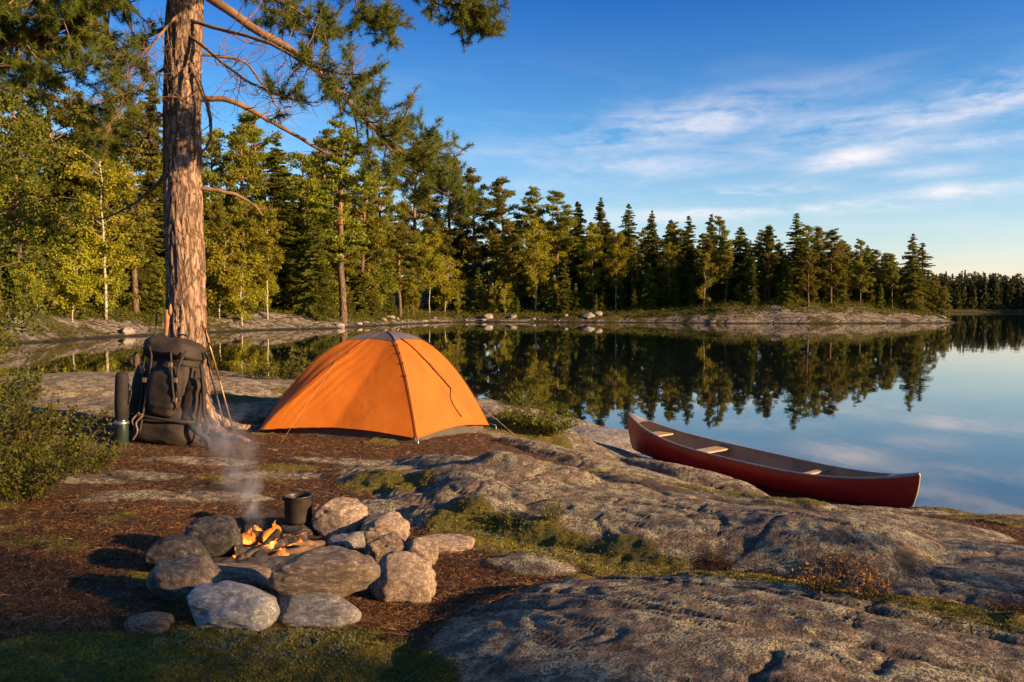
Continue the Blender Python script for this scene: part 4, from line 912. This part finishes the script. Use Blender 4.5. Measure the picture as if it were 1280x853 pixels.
# ------------------------------------------------------------------ camp fire
def stone_mat(name, a, b, soot=0.0, moss=0.0):
    m, nt, out = new_mat(name); v = objc(nt); v = N(nt, 'ShaderNodeVectorMath', {0: v, 1: N(nt, 'ShaderNodeObjectInfo').outputs['Location']}, operation='ADD').outputs[0]
    f = noise(nt, 6, 6, v, .65); g = noise(nt, 38, 5, v, .65); k = noise(nt, 150, 3, v); l = noise(nt, 9, 5, v, .7)
    col = ramp(nt, f, [(.32, a), (.68, b)]); col = mixc(nt, .8, col, ramp(nt, g, [(.3, .38), (.68, 1.0)]), 'MULTIPLY')
    col = mixc(nt, mth(nt, 'MULTIPLY', ramp(nt, l, [(.54, 0.0), (.62, 1.0)]), .6), col, tuple(min(1, x*1.5+.05) for x in b))
    if soot: col = mixc(nt, mth(nt, 'MULTIPLY', ramp(nt, noise(nt, 4, 5, v), [(.5-soot*.25, 0.0), (.6, 1.0)]), soot), col, (.022,.019,.017))
    h = mth(nt, 'ADD', f, mth(nt, 'ADD', mth(nt, 'MULTIPLY', g, .5), mth(nt, 'MULTIPLY', k, .12)))
    pbr(nt, out, col, .85, bump(nt, h, .8, .018), .25); return m
M['st_grey'] = stone_mat('grey_granite', (.21,.19,.17), (.46,.42,.38), .45)
M['st_pale'] = stone_mat('pale_granite_stone', (.32,.30,.27), (.60,.57,.52), .3)
M['st_brown'] = stone_mat('brown_granite', (.22,.155,.105), (.44,.32,.22), .5)
M['st_soot'] = stone_mat('sooty_stone', (.07,.06,.055), (.18,.16,.15), .8)
M['st_red'] = stone_mat('reddish_granite', (.26,.18,.125), (.50,.37,.27), .3)
STONES = [ # pixel box of each stone, material, label, depth factor, dY
 (338,471,691,747,'st_brown','long brown loaf shaped stone lying across the front of the fire ring',.55,-.02),
 (240,350,728,786,'st_pale','pale grey rounded boulder at the front left of the fire ring',.7,0),
 (343,449,742,788,'st_grey','grey stone under the long brown stone at the front of the ring',.6,0),
 (462,542,694,760,'st_red','pale tilted stone at the right front of the fire ring',.7,0),
 (187,272,700,760,'st_brown','dark brown stone at the left end of the fire ring',.75,0),
 (185,262,672,722,'st_soot','sooty stone behind the dark brown one at the left of the ring',.8,0),
 (252,338,708,736,'st_brown','flat narrow stone bridging the left inside edge of the fire ring',.5,0),
 (230,303,648,706,'st_soot','big blackened stone at the back left of the fire ring',.7,0),
 (393,459,623,676,'st_red','round boulder with a lit right side at the back of the fire ring',.9,0),
 (452,511,643,686,'st_red','rounded stone right of the round boulder at the back of the ring',.9,0),
 (460,508,668,712,'st_brown','small brown stone inside the right edge of the fire ring',.9,0),
 (500,548,670,712,'st_red','angular stone at the right end of the fire ring',.9,0),
 (408,456,666,694,'st_grey','small ash grey stone in front of the round boulder',.9,.05),
 (236,270,736,770,'st_grey','small grey stone tucked against the pale boulder on its left',.9,.04),
 (446,470,724,752,'st_brown','small brown stone wedged between the front stone and the tilted stone',.9,.05),
 (516,592,670,694,'st_red','low flat rock sunk in the needles right of the fire ring',.7,0),
 (157,214,768,795,'st_brown','small flat stone lying alone in the moss left of the ring',.8,0),
]
def build_stones():
    for k, (x0, x1, y0, y1, mt, lab, df, dy) in enumerate(STONES):
        cx, cy = (x0+x1)/2, (y0+y1)/2; g = hit(cx, y1-2 if k != 0 else y1+28); Y = g[1]; w = (x1-x0)*Y/F; D = w*df
        c = at(cx, cy, Y+D*.42+dy); s = c[1]/F; hh = (y1-y0)*s*.93
        me = rockmesh('stone', 100+k, M[mt], .34 if k else .24, 1.0, 5, .85 if k else .72, 1.3, .09)
        o = link('fire_stone' if k < 15 else 'stone', me, None, tuple(c)); o.scale = ((x1-x0)*s*.53, D*.56, hh*.59); o.rotation_euler = (0, 0, R(-8 if k == 3 else 0))
        tag(o, lab, 'stone', 'stones of the fire ring' if k < 15 else None)
build_stones()
FIRE = hit(330, 712); FIRE[1] += .08; FIRE[2] = gz(FIRE[0], FIRE[1])
M['char'] = simple('charred_wood', (.010,.009,.008), (.05,.042,.036), 18, .9, 40, .8, .008)
def ember_mat():
    m, nt, out = new_mat('glowing_wood'); v = objc(nt); f = noise(nt, 16, 5, v, .65, .5)
    col = ramp(nt, f, [(.35, (.015,.012,.010)), (.7, (.16,.13,.11))])
    p = pbr(nt, out, col, .9, bump(nt, f, .8, .01), .1)
    e = ramp(nt, noise(nt, 11, 4, v, .6, .8), [(.55, (0, 0, 0)), (.62, (1, .13, .01)), (.72, (1, .42, .06))])
    nt.links.new(e, p.inputs['Emission Color']); p.inputs['Emission Strength'].default_value = 2.2; return m
M['ember'] = ember_mat()
M['splitwood'] = simple('half_burnt_split_wood', (.09,.05,.03), (.27,.16,.09), 12, .85, 40, .6, .006)
M['ashbed'] = simple('grey_ash', (.016,.014,.013), (.11,.10,.09), 9, .95, 50, .8, .01)
def build_fire():
    r = np.random.RandomState(4); f = FIRE
    X, Y = np.meshgrid(np.linspace(-.42, .42, 50), np.linspace(-.34, .5, 50)); q = np.clip(1-(X/.42)**2-((Y-.08)/.42)**2, 0, 1)
    xx, yy = X+f[0], Y+f[1]; Z = near_h(xx, yy)-.015+.055*np.sqrt(q)+.014*fbm(xx*16, yy*16, oct=3)*(q > 0)
    mb = MB(); mb.grid(np.stack([xx, yy, Z], -1)); tag(mb.obj('ash_bed', M['ashbed']), 'grey ash and cinders inside the stone ring', 'ash', kind='stuff')
    LG = [((300,706),(386,668),.028,'ember','thin glowing stick slanting up to the right inside the fire'),
          ((290,692),(352,726),.034,'ember','thick glowing log end low at the front of the fire'),
          ((300,668),(366,690),.036,'char','black charred log lying across the back of the fire'),
          ((352,672),(404,700),.030,'splitwood','half burnt pale split log at the right of the fire'),
          ((318,712),(348,664),.024,'char','thin black stick standing steeply in the flames'),
          ((262,690),(322,660),.030,'char','charred branch at the left back of the fire'),
          ((330,708),(398,682),.022,'splitwood','thin brown stick behind the long front stone')]
    for k, (a, b, rad, mt, lab) in enumerate(LG):
        g = f[1]+(.02 if k in (0, 1, 4, 6) else .16); A, B = at(a[0], a[1], g-.03), at(b[0], b[1], g+.12); A[2] = max(A[2], gz(A[0], A[1])+rad); B[2] = max(B[2], gz(B[0], B[1])+rad)
        u = np.linspace(0, 1, 16); P = (B-A)*u[:, None]+np.stack([fbm(u*3+k*9, u*0, oct=2)*.012 for _ in range(3)], 1)
        mb = MB(); mb.tube(P, rad*(1-.25*u), 14, True, lambda Q, b: .22*rad*fbm(Q[:, :1]*22+np.cos(b)[None]*1.5+k, Q[:, 2:3]*22+np.sin(b)[None]*1.5, oct=3))
        o = mb.obj('log', M[mt]); o.location = tuple(A); tag(o, lab, 'log', 'logs in the camp fire')
    m, nt, out = new_mat('flame'); v = objc(nt); z = N(nt, 'ShaderNodeSeparateXYZ', {0: v}).outputs[2]
    n = noise(nt, 26, 3, scaled(nt, v, (1, 1, .45)), .6, .8)
    col = ramp(nt, mth(nt, 'ADD', z, mth(nt, 'MULTIPLY', n, .16)), [(.06, (1, .42, .06)), (.14, (1, .20, .015)), (.26, (.75, .06, .004))])
    lw = N(nt, 'ShaderNodeLayerWeight', {'Blend': .4}).outputs['Facing']
    al = mth(nt, 'MULTIPLY', mth(nt, 'POWER', mth(nt, 'SUBTRACT', 1.0, lw, clamp=True), 1.3), ramp(nt, n, [(.36, .0), (.66, .7)]))
    e = N(nt, 'ShaderNodeEmission', {'Color': col, 'Strength': 1.5}); t = N(nt, 'ShaderNodeBsdfTransparent')
    mx = N(nt, 'ShaderNodeMixShader', {0: al, 1: t.outputs[0], 2: e.outputs[0]}); nt.links.new(mx.outputs[0], out.inputs[0]); M['flame'] = m
    FL = [((338,680),.15,.030,.10,'tallest flame in the middle of the fire'),((311,680),.12,.034,.08,'broad flame left of the tallest one'),((353,702),.10,.034,-.02,'low orange flame at the front right of the fire'),
          ((296,684),.08,.026,.12,'small flame at the left edge of the fire'),((326,694),.09,.028,.02,'small flame between the logs at the middle of the fire'),((362,682),.08,.022,.08,'small flame licking up beside the split log at the right'),
          ((302,702),.06,.026,0,'tiny flame on the glowing log at the front left'),((346,670),.11,.022,.14,'thin flame behind the tallest one'),((320,668),.07,.03,.16,'faint flame at the back of the fire')]
    for k, ((px, py), h, w, dy, lab) in enumerate(FL):
        p = at(px, py, f[1]+.05+dy); mb = MB(); ti = np.random.RandomState(k)
        for q in range(3):
            hh = h*.78*(1, .72, .55)[q]; ox = (0, .6, -.65)[q]*w; u = np.linspace(0, 1, 22); ww = w*(1, .7, .6)[q]; ph = ti.rand()*6
            prof = ww*(np.sin(np.pi*u**.55))**.8*(1-.45*u)*(1+.25*np.sin(u*11+ph))+.0004
            P = np.stack([ox+.20*hh*np.sin(u*5.5+ph)*u, .12*hh*np.cos(u*6+ph)*u+.2*ox, hh*u], 1); mb.tube(P, prof, 14, True, lambda Q, b: .5*prof[:, None]*fbm(Q[:, 2:3]*30+k*4, np.cos(b)[None]*1.2+k+q, oct=2))
        o = mb.obj('flame', m); o.location = tuple(p); tag(o, lab, 'flame', 'flames of the camp fire')
    # smoke drifting up and to the left
    b = at(322, 664, f[1]+.16); top = at(262, 500, f[1]+.65); d = top-b; u = np.linspace(0, 1, 24); rad = .045+.24*u**.9; hgt = d[2]
    mb = MB(); mb.tube(d*u[:, None]*np.array([1, 1, 1]), rad*1.15, 20)
    m, nt, out = new_mat('smoke'); s = N(nt, 'ShaderNodeSeparateXYZ', {0: objc(nt)})
    t = mth(nt, 'DIVIDE', s.outputs[2], float(hgt)); rx = mth(nt, 'SUBTRACT', s.outputs[0], mth(nt, 'MULTIPLY', t, float(d[0]))); ry = mth(nt, 'SUBTRACT', s.outputs[1], mth(nt, 'MULTIPLY', t, float(d[1])))
    wn = N(nt, 'ShaderNodeTexNoise', {'Scale': 5.0, 'Detail': 2.0, 'Vector': objc(nt)}).outputs['Color']; w3 = N(nt, 'ShaderNodeSeparateXYZ', {0: wn})
    R0 = mth(nt, 'MULTIPLY_ADD', mth(nt, 'POWER', mth(nt, 'MAXIMUM', t, 0.0), .9), .22, .045)
    rx = mth(nt, 'ADD', rx, mth(nt, 'MULTIPLY', mth(nt, 'SUBTRACT', w3.outputs[0], .5), mth(nt, 'MULTIPLY', R0, 1.6))); ry = mth(nt, 'ADD', ry, mth(nt, 'MULTIPLY', mth(nt, 'SUBTRACT', w3.outputs[1], .5), mth(nt, 'MULTIPLY', R0, 1.6)))
    rr = mth(nt, 'SQRT', mth(nt, 'ADD', mth(nt, 'MULTIPLY', rx, rx), mth(nt, 'MULTIPLY', ry, ry)))
    k = mth(nt, 'SUBTRACT', 1.0, mth(nt, 'DIVIDE', rr, R0), clamp=True)
    nn = ramp(nt, noise(nt, 9, 4, scaled(nt, objc(nt), (1, 1, .6)), .6, .8), [(.42, 0.0), (.66, 1.0)])
    fade = ramp(nt, t, [(0, 0.2), (.10, 1.0), (.45, .6), (1, 0.0)])
    den = mth(nt, 'MULTIPLY', mth(nt, 'MULTIPLY', mth(nt, 'MULTIPLY', k, nn), fade), 17.0)
    pv = N(nt, 'ShaderNodeVolumePrincipled', {'Color': (.9, .91, .93, 1), 'Density': den, 'Anisotropy': .2}); nt.links.new(pv.outputs[0], out.inputs['Volume'])
    o = mb.obj('smoke', m); o.location = tuple(b); tag(o, 'thin grey smoke drifting up left from the camp fire', 'smoke', kind='stuff')
build_fire()
M['pot'] = simple('sooty_enamel', (.03,.024,.018), (.10,.08,.06), 9, .42, 40, .25, .003, **{'Metallic': .5})
def build_pot():
    c = at(373, 648, FIRE[1]+.62); s = c[1]/F; r = 17*s; h = 33*s; c[2] = at(373, 648, c[1])[2]-.02
    o = thing('cooking_pot', 'blackened cooking pot standing at the back of the fire ring', 'pot', tuple(c)); mb = MB()
    mb.lathe([(0,0),(r*.93,0),(r,.015),(r,h*.95),(r*1.05,h),(r*1.05,h+.006),(r*.95,h+.004),(r*.94,h*.9),(r*.92,.02),(0,.02)], 40); mb.obj('body', M['pot'], o)
    mb = MB(); a = np.linspace(.15, np.pi-.15, 20); mb.tube(np.stack([r*1.04*np.cos(a), -.25*r*np.sin(a)-r*.75*np.sin(a), h*.92-.10*r*np.sin(a)], 1), .0035, 6); mb.obj('bail_handle', M['dark'], o)
    for e in (-1, 1): mb = MB(); mb.box((e*r*1.04, 0, h*.88), (.008, .012, .014)); mb.obj('lug', M['dark'], o, False)
    g = gz(c[0], c[1]); me = rockmesh('pot_stone', 140, M['st_soot'], .25, 1, 4, .8); o2 = link('fire_stone', me, None, (c[0], c[1], (g+c[2])/2-.01)); o2.scale = (r*1.5, r*1.3, max(.05, (c[2]-g)/2+.012)); tag(o2, 'sooty stone under the cooking pot at the back of the ring', 'stone', 'stones of the fire ring')
build_pot()

# ------------------------------------------------------------------ near plants
M['stem'] = simple('dark_stem', (.03,.022,.012), (.08,.05,.028), 9, .85)
M['herb'] = leaf_mat('bilberry_leaves', (.06,.085,.010), (.17,.16,.018), .45, 5, .02, .15)
M['dry'] = leaf_mat('dry_heather', (.16,.08,.02), (.34,.18,.04), .3, 6, .02, .15, (.3, .16, .03))
def plant(name, label, x, y, H, rad, nst, leaf, dens, mat, seed, cat='shrub', group=None, up=.6, z=None):
    r = np.random.RandomState(seed); o = thing(name, label, cat, (x, y, gz(x, y)-.02 if z is None else z), group); mb = MB(); CC = []; AA = []
    for k in range(nst):
        a = r.rand()*6.283; L = H*r.uniform(.55, 1.05); ro = rad*r.rand()**.6; d = np.array([math.cos(a), math.sin(a), 0]); u = np.linspace(0, 1, 7)
        b = d*ro*.45; P = b+d*(ro*.7)*(u**1.4)[:, None]; P[:, 2] = L*(u**.85)*(1-.25*u*(ro/rad)); P += np.cumsum(r.normal(0, .015*L, (7, 3)), 0); P[:, 2] = np.maximum(P[:, 2], 0); mb.tube(P, np.linspace(.0045*H+.0015, .0012, 7), 4, False)
        m = int(dens*r.uniform(.6, 1.3)); w = r.uniform(.06, 1.02, m)**.9; i = np.clip((w*6).astype(int), 0, 5); f = (w*6-i)[:, None]; p = P[i]*(1-f)+P[np.minimum(i+1, 6)]*f
        dd = unit(r.normal(size=(m, 3))+np.array([0, 0, .3])); CC.append(p+dd*(np.abs(r.normal(0, .085, m))*(.35+.5*H))[:, None]*(1.1-.5*w[:, None])); AA.append(dd)
    c = np.vstack(CC); c[:, 2] = np.abs(c[:, 2])+.01; V, Q = leafquads(c, leaf*r.uniform(.6, 1.3, len(c)), .5, np.vstack(AA), .6, r)
    mb.obj('stems', M['stem'], o); link('leaves', mesh_np('leaves', V, Q, M[mat], False), o); return o
for k, (px, py, H, rad, n, lf, ds, lab) in enumerate([
    (6,590,.80,.60,40,.036,95,'tall leafy shrub at the left edge, the highest of the shrubs there'),(62,578,.55,.45,32,.032,85,'middle leafy shrub with sunlit tips at the left edge'),
    (96,592,.32,.36,30,.028,70,'low bilberry shrub nearest the flask on the left'),(20,625,.40,.5,36,.030,100,'low dark shrub in front of the tall leafy shrub'),(-40,560,1.0,.7,46,.040,110,'leafy shrub cut by the left edge behind the tall one')]):
    p = hit(px, py); plant('shrub', lab, p[0], p[1], H, rad, n, lf, ds, 'shrub' if k != 2 else 'herb', 50+k, 'shrub', 'shrubs at the left edge of the camp')
for k, (px, py, H, rad, n, lf, ds, lab) in enumerate([
    (352,474,.55,.40,22,.060,30,'bright leafy sprig left of the tent against the water'),(372,476,.75,.25,14,.06,26,'taller leafy sprig right beside the tent'),(320,474,.3,.3,14,.05,24,'small leafy sprig farthest left of the tent by the water'),
    (583,492,.32,.15,9,.045,24,'small upright sprig at the right foot of the tent'),(632,497,.42,.42,26,.05,34,'bright sprig on the crest right of the tent'),(655,512,.42,.40,26,.05,34,'sprig on the crest next to the bright one'),
    (668,536,.34,.45,30,.04,44,'low spreading bush in the hollow right of the tent'),(690,541,.30,.40,30,.04,44,'low bush at the right end of the hollow by the pale slab'),(640,530,.25,.3,24,.035,40,'dark low bush close to the tent in the hollow'),
    (690,525,.35,.12,7,.04,20,'thin sprig standing between the low bushes and the crest')]):
    p = hit(px, py); plant('sprig', lab, p[0], p[1], H, rad, n, lf, ds, 'herb', 70+k, 'plant', 'sprigs on the rock around the tent')
for k, (px, py, H, lab) in enumerate([(1060,725,.16,'dry orange heather tuft by the moss band right of the slab'),(1085,748,.13,'dry heather tuft nearest the moss band at the right'),(1025,738,.09,'low dry tuft left of the tall heather tuft'),(690,650,.13,'small yellow herb tuft on the moss below the lichen rock'),(640,655,.09,'pale lichen tuft at the left end of the moss band')]):
    p = hit(px, py); plant('heather_tuft', lab, p[0], p[1], H, .10+.03*(k == 0), 22, .016, 16, 'dry' if k < 3 else 'herb', 90+k, 'heather', 'tufts in the moss band')
# leafy young tree at the left edge
def left_tree():
    p = np.array([-9.15, 13.2]); z = gz(*p)
    tr, cr, h = birch(61, 6.2, .06, .19, .062, 2.6, 56, 'alder', 'twig', .8); o = thing('young_alder', 'dense leafy young tree at the left edge behind the shrubs', 'tree', (p[0], p[1], z-.05)); link('trunk', tr, o); link('crown', cr, o); o.rotation_euler = (0, 0, 1.0)
left_tree()
# pale flat slab at the waterline
me = rockmesh('slab', 150, M['boulder'], .12, 1, 5, .6, 1.5, .02); p = at(765, 551, 13.35); o = link('flat_slab', me, None, (p[0]-.05, p[1]-.1, .05)); o.scale = (1.1, 1.0, .12); o.rotation_euler = (R(2), R(4), R(-35)); tag(o, 'pale flat slab of rock sloping into the water beside the canoe', 'rock')

# ------------------------------------------------------------------ litter and moss
def rnd_mat(name, stops, rough=.8, trans=0.0):
    m, nt, out = new_mat(name); col = ramp(nt, attr(nt, 'rnd'), stops)
    d = N(nt, 'ShaderNodeBsdfPrincipled', {'Base Color': col, 'Roughness': rough, 'Specular IOR Level': .25})
    t = N(nt, 'ShaderNodeBsdfTranslucent', {'Color': col}); mx = N(nt, 'ShaderNodeMixShader', {0: trans, 1: d.outputs[0], 2: t.outputs[0]}); nt.links.new(mx.outputs[0], out.inputs[0]); return m
M['litter'] = rnd_mat('needle_litter', [(0, (.026,.012,.006)), (.5, (.11,.048,.017)), (.8, (.25,.12,.04)), (.95, (.36,.20,.08)), (1, (.48,.36,.2))], .7, .1)
M['mosst'] = rnd_mat('moss_tips', [(0, (.03,.034,.004)), (.5, (.17,.14,.012)), (.85, (.38,.28,.024)), (1, (.46,.34,.05))], .8, .25)
M['lichen'] = rnd_mat('reindeer_lichen', [(0, (.08,.09,.04)), (.6, (.18,.19,.10)), (1, (.30,.30,.19))], .9, .15)
def sample(n, r, key, thr=.35):
    y = 1/(1/2.2-r.rand(n*3)*(1/2.2-1/10.5)); x = r.uniform(-.78, .78, n*3)*y; Z, A = near_h(x, y, True)
    p = A[key]*(1 if key == 'moss' else np.clip(.75+1.1*fbm(x*1.9+4, y*1.9, oct=4, seed=55), .12, 1)); ok = (r.rand(n*3) < np.clip((p-.12)*1.5, 0, 1)) & (Z > .08); idx = np.where(ok)[0][:n]; return x[idx], y[idx], Z[idx]
def scatter():
    r = np.random.RandomState(12); x, y, z = sample(260000, r, 'needle'); n = len(x)
    L = r.uniform(.025, .08, n)*(.8+.05*y); a = r.rand(n)*6.283; cv = r.normal(0, .8, n); w = r.uniform(.0003, .0007, n)*(.7+.16*y); lift = np.abs(r.normal(0, .005, n)); V = []
    for s in (-.5, 0, .5):
        aa = a+cv*s; px, py = x+np.cos(aa)*L*s, y+np.sin(aa)*L*s; pz = z+.004+lift*(1-2*abs(s))+r.rand(n)*.010; q = np.stack([-np.sin(aa), np.cos(aa), r.normal(0, .5, n)], 1)*w[:, None]; c = np.stack([px, py, pz], 1); V += [c-q, c+q]
    V = np.stack(V, 1).reshape(-1, 3); i = np.arange(n)[:, None]*6; Q = np.concatenate([i+np.array([0, 1, 3, 2]), i+np.array([2, 3, 5, 4])])
    tag(link('needle_litter', mesh_np('needle_litter', V, Q, M['litter'], False, dict(rnd=np.repeat(r.rand(n)**1.3, 6)))), 'brown fallen pine needles and twigs strewn over the camp ground', 'needles', kind='stuff')
    x, y, z = sample(170000, r, 'moss'); n = len(x); h = r.uniform(.003, .011, n)*(.8+.06*y); d = unit(np.stack([r.normal(0, .5, n), r.normal(0, .5, n), np.ones(n)], 1)); s = unit(np.cross(d, r.normal(size=(n, 3))))*(r.uniform(.0012, .003, n)*(.7+.16*y))[:, None]; b = np.stack([x, y, z-.002], 1)
    V = np.stack([b-s, b+s, b+d*h[:, None]], 1).reshape(-1, 3); cl = np.clip(.5+.5*fbm(x*9, y*9, oct=3)+r.normal(0, .2, n), 0, 1)
    tag(link('moss', mesh_np('moss', V, np.arange(3*n).reshape(-1, 3), M['mosst'], False, dict(rnd=np.repeat(cl, 3)))), 'yellow green moss growing in bands over the rock', 'moss', kind='stuff')
    # pale reindeer lichen cushions in the moss
    X = []
    for px, py, s, k in ((325,800,.16,4200),(395,812,.13,2600),(250,812,.12,1800),(640,668,.10,3000),(600,660,.08,1500),(470,782,.08,1200),(700,690,.10,1500)):
        p = hit(px, py); q = r.normal(0, 1, (k, 2))*s*np.array([1, .55])+p[:2]; g = fbm(q[:, 0]*14, q[:, 1]*14, oct=3, seed=66); X.append(q[g > -.02])
    q = np.vstack(X); x, y = q[:, 0], q[:, 1]; z = near_h(x, y)+.012*np.clip(fbm(x*30, y*30, oct=2, seed=67), 0, 1); n = len(x)
    d = unit(np.stack([r.normal(0, .8, n), r.normal(0, .8, n), np.ones(n)*.8], 1)); h = r.uniform(.006, .016, n); s = unit(np.cross(d, r.normal(size=(n, 3))))*r.uniform(.0010, .0024, n)[:, None]; b = np.stack([x, y, z], 1)
    V = np.stack([b-s, b+s, b+d*h[:, None]], 1).reshape(-1, 3)
    tag(link('lichen', mesh_np('lichen', V, np.arange(3*n).reshape(-1, 3), M['lichen'], False, dict(rnd=np.repeat(r.rand(n), 3)))), 'pale grey green reindeer lichen cushions in the moss', 'lichen', kind='stuff')
    # fallen twigs, bark flakes and cones too many to count
    m = 900; y = 1/(1/2.3-r.rand(m)*(1/2.3-1/8.5)); x = r.uniform(-.75, .75, m)*y; z, A = near_h(x, y, True); ok = A['needle'] > .3; x, y, z = x[ok], y[ok], z[ok]; mb = MB()
    for a, b, c in zip(x, y, z):
        t = r.rand()*6.28; L = r.uniform(.03, .16); u = np.linspace(-.5, .5, 5); P = np.stack([a+math.cos(t)*L*u, b+math.sin(t)*L*u, c+.007+.01*r.rand()+.012*np.sin(u*3)], 1)+r.normal(0, .003, (5, 3)); mb.tube(P, r.uniform(.0015, .004)*np.linspace(1, .5, 5), 4, False)
    tag(mb.obj('twigs', M['twig']), 'small broken twigs scattered in the needle litter', 'twigs', kind='stuff')
scatter()
# trees beside the viewpoint that shade the foreground, plus unseen bushes added for shade
def shade():
    G = 'trees beside the viewpoint'
    for x, y, H, k, v in ((13.5,-5.3,7.0,'Q',0),(16,-5.5,8.2,'S',0),(17.0,-8.0,11,'P',1),(9.5,-3.7,4.0,'Y',0),(22,-7.4,10,'D',0),(16,-5.2,8.5,'D',0)):
        tree(k, x, y, H, 'tree to the right of the viewpoint that shades the foreground', G, v, z=gz(min(x, 15), max(y, -12))-.1)
    for k, (x, y, H, rad) in enumerate(((8.3,1.2,2.4,.9),(8.8,.2,2.9,1.0),(8.0,1.9,1.9,.8),(10.2,-1.3,2.6,1.0))):
        plant('shrub', 'unseen leafy shrub right of the viewpoint, added to shade the rocks at the lower right', x, y, H, rad, 60, .055, 130, 'shrub', 120+k, 'shrub', 'unseen shrubs added for shade')
shade()
# ------------------------------------------------------------------ light, sky, camera
sc = bpy.context.scene
TH, EL = R(66), R(15)           # sun: right of and behind the viewpoint, low
sdir = Vector((math.cos(EL)*math.sin(TH), -math.cos(EL)*math.cos(TH), math.sin(EL)))
sun = bpy.data.lights.new('sun', 'SUN'); sun.energy = 5.0; sun.angle = R(.6); sun.color = (1.0, .65, .32)
so = bpy.data.objects.new('sun', sun); C.objects.link(so); so.rotation_euler = sdir.to_track_quat('Z', 'Y').to_euler(); so.location = (30, -20, 30)
w = bpy.data.worlds.new('World'); sc.world = w; w.use_nodes = True; nt = w.node_tree; nt.nodes.clear()
sky = N(nt, 'ShaderNodeTexSky', sky_type='NISHITA'); sky.sun_disc = False; sky.sun_elevation = EL
sky.sun_rotation = math.atan2(sdir.x, sdir.y); sky.altitude = 150; sky.air_density = 1.0; sky.dust_density = .5; sky.ozone_density = 3.0
tc = N(nt, 'ShaderNodeTexCoord').outputs['Generated']; s = N(nt, 'ShaderNodeSeparateXYZ', {0: tc})
az = mth(nt, 'ARCTAN2', s.outputs[0], s.outputs[1]); el = mth(nt, 'ARCSINE', s.outputs[2])
CL = [(845,163,150,22,7,.62),(790,208,120,16,0,.45),(1105,178,160,20,4,.52),(1066,211,62,15,14,.7),(948,248,75,10,2,.85),(1215,258,110,9,3,.8),(1200,205,130,9,-2,.55),(1040,268,130,7,0,.7),(1235,158,80,20,8,.60),(700,228,70,9,0,.2),(910,268,100,8,2,.7),(1150,236,90,6,1,.4)]
tot = None
for px, py, hw, hh, rot, st in CL:
    a0, e0 = math.atan((px-640)/F), math.atan((384-py)/F); ca, sa = math.cos(R(rot)), math.sin(R(rot))
    da = mth(nt, 'SUBTRACT', az, a0); de = mth(nt, 'SUBTRACT', el, e0)
    u = mth(nt, 'MULTIPLY', mth(nt, 'ADD', mth(nt, 'MULTIPLY', da, ca), mth(nt, 'MULTIPLY', de, sa)), F/hw); v = mth(nt, 'MULTIPLY', mth(nt, 'SUBTRACT', mth(nt, 'MULTIPLY', de, ca), mth(nt, 'MULTIPLY', da, sa)), F/hh)
    g = mth(nt, 'MULTIPLY', mth(nt, 'EXPONENT', mth(nt, 'MULTIPLY', mth(nt, 'ADD', mth(nt, 'MULTIPLY', u, u), mth(nt, 'MULTIPLY', v, v)), -.8)), st)
    tot = g if tot is None else mth(nt, 'MAXIMUM', tot, g)
cv = N(nt, 'ShaderNodeCombineXYZ', {0: az, 1: el, 2: 0.0}).outputs[0]
n1 = noise(nt, 1.0, 5, N(nt, 'ShaderNodeMapping', {'Vector': cv, 'Rotation': (0, 0, R(-10)), 'Scale': (6, 30, 1)}).outputs[0], .52, .5)
n2 = noise(nt, 1.0, 5, N(nt, 'ShaderNodeMapping', {'Vector': cv, 'Rotation': (0, 0, R(-24)), 'Scale': (34, 110, 1), 'Location': (3, 1, 0)}).outputs[0], .65, .6)
tex = mth(nt, 'ADD', mth(nt, 'MULTIPLY', n1, .7), mth(nt, 'MULTIPLY', n2, .3))
cloud = mth(nt, 'MULTIPLY', tot, ramp(nt, tex, [(.38, 0.0), (.62, 1.0)]))
faint = mth(nt, 'MULTIPLY', ramp(nt, n1, [(.5, 0.0), (.8, 1.0)]), ramp(nt, el, [(.02, .22), (.22, .14), (.32, 0.0)]))
cloud = mth(nt, 'ADD', cloud, faint, clamp=True)
tint = ramp(nt, el, [(0.0, (1.62, 1.15, 1.12)), (.09, (1.22, 1.14, 1.10)), (.22, (.50, .87, 1.10)), (.40, (.06, .43, .98)), (.75, (.60, .75, .95))])      # warm haze at the horizon, deep blue above; unseen zenith greyed, warming ambient light
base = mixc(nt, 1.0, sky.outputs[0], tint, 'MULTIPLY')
SKYC = (6.2, 5.6, 5.5)
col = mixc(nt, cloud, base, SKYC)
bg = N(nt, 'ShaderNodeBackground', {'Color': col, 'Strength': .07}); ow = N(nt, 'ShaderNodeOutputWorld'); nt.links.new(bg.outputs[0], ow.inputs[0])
cam = bpy.data.cameras.new('camera'); cam.sensor_width = 36; cam.lens = 36*F/1280; cam.clip_end = 3000; cam.clip_start = .05
co = bpy.data.objects.new('camera', cam); C.objects.link(co); co.location = tuple(CAM); co.rotation_euler = (math.pi/2-PITCH, 0, 0); sc.camera = co
vs = sc.view_settings; vs.view_transform = 'Standard'; vs.look = 'None'; vs.exposure = 1.42; vs.gamma = 1.0; vs.use_curve_mapping = False
cy = sc.cycles; cy.use_denoising = True; cy.max_bounces = 6; cy.diffuse_bounces = 2; cy.glossy_bounces = 3; cy.transmission_bounces = 3; cy.transparent_max_bounces = 12; cy.volume_bounces = 0; cy.sample_clamp_indirect = 4
cy.caustics_reflective = False; cy.caustics_refractive = False
try: cy.denoiser = 'OPENIMAGEDENOISE'; cy.denoising_input_passes = 'RGB_ALBEDO_NORMAL'; cy.denoising_prefilter = 'ACCURATE'
except Exception: pass
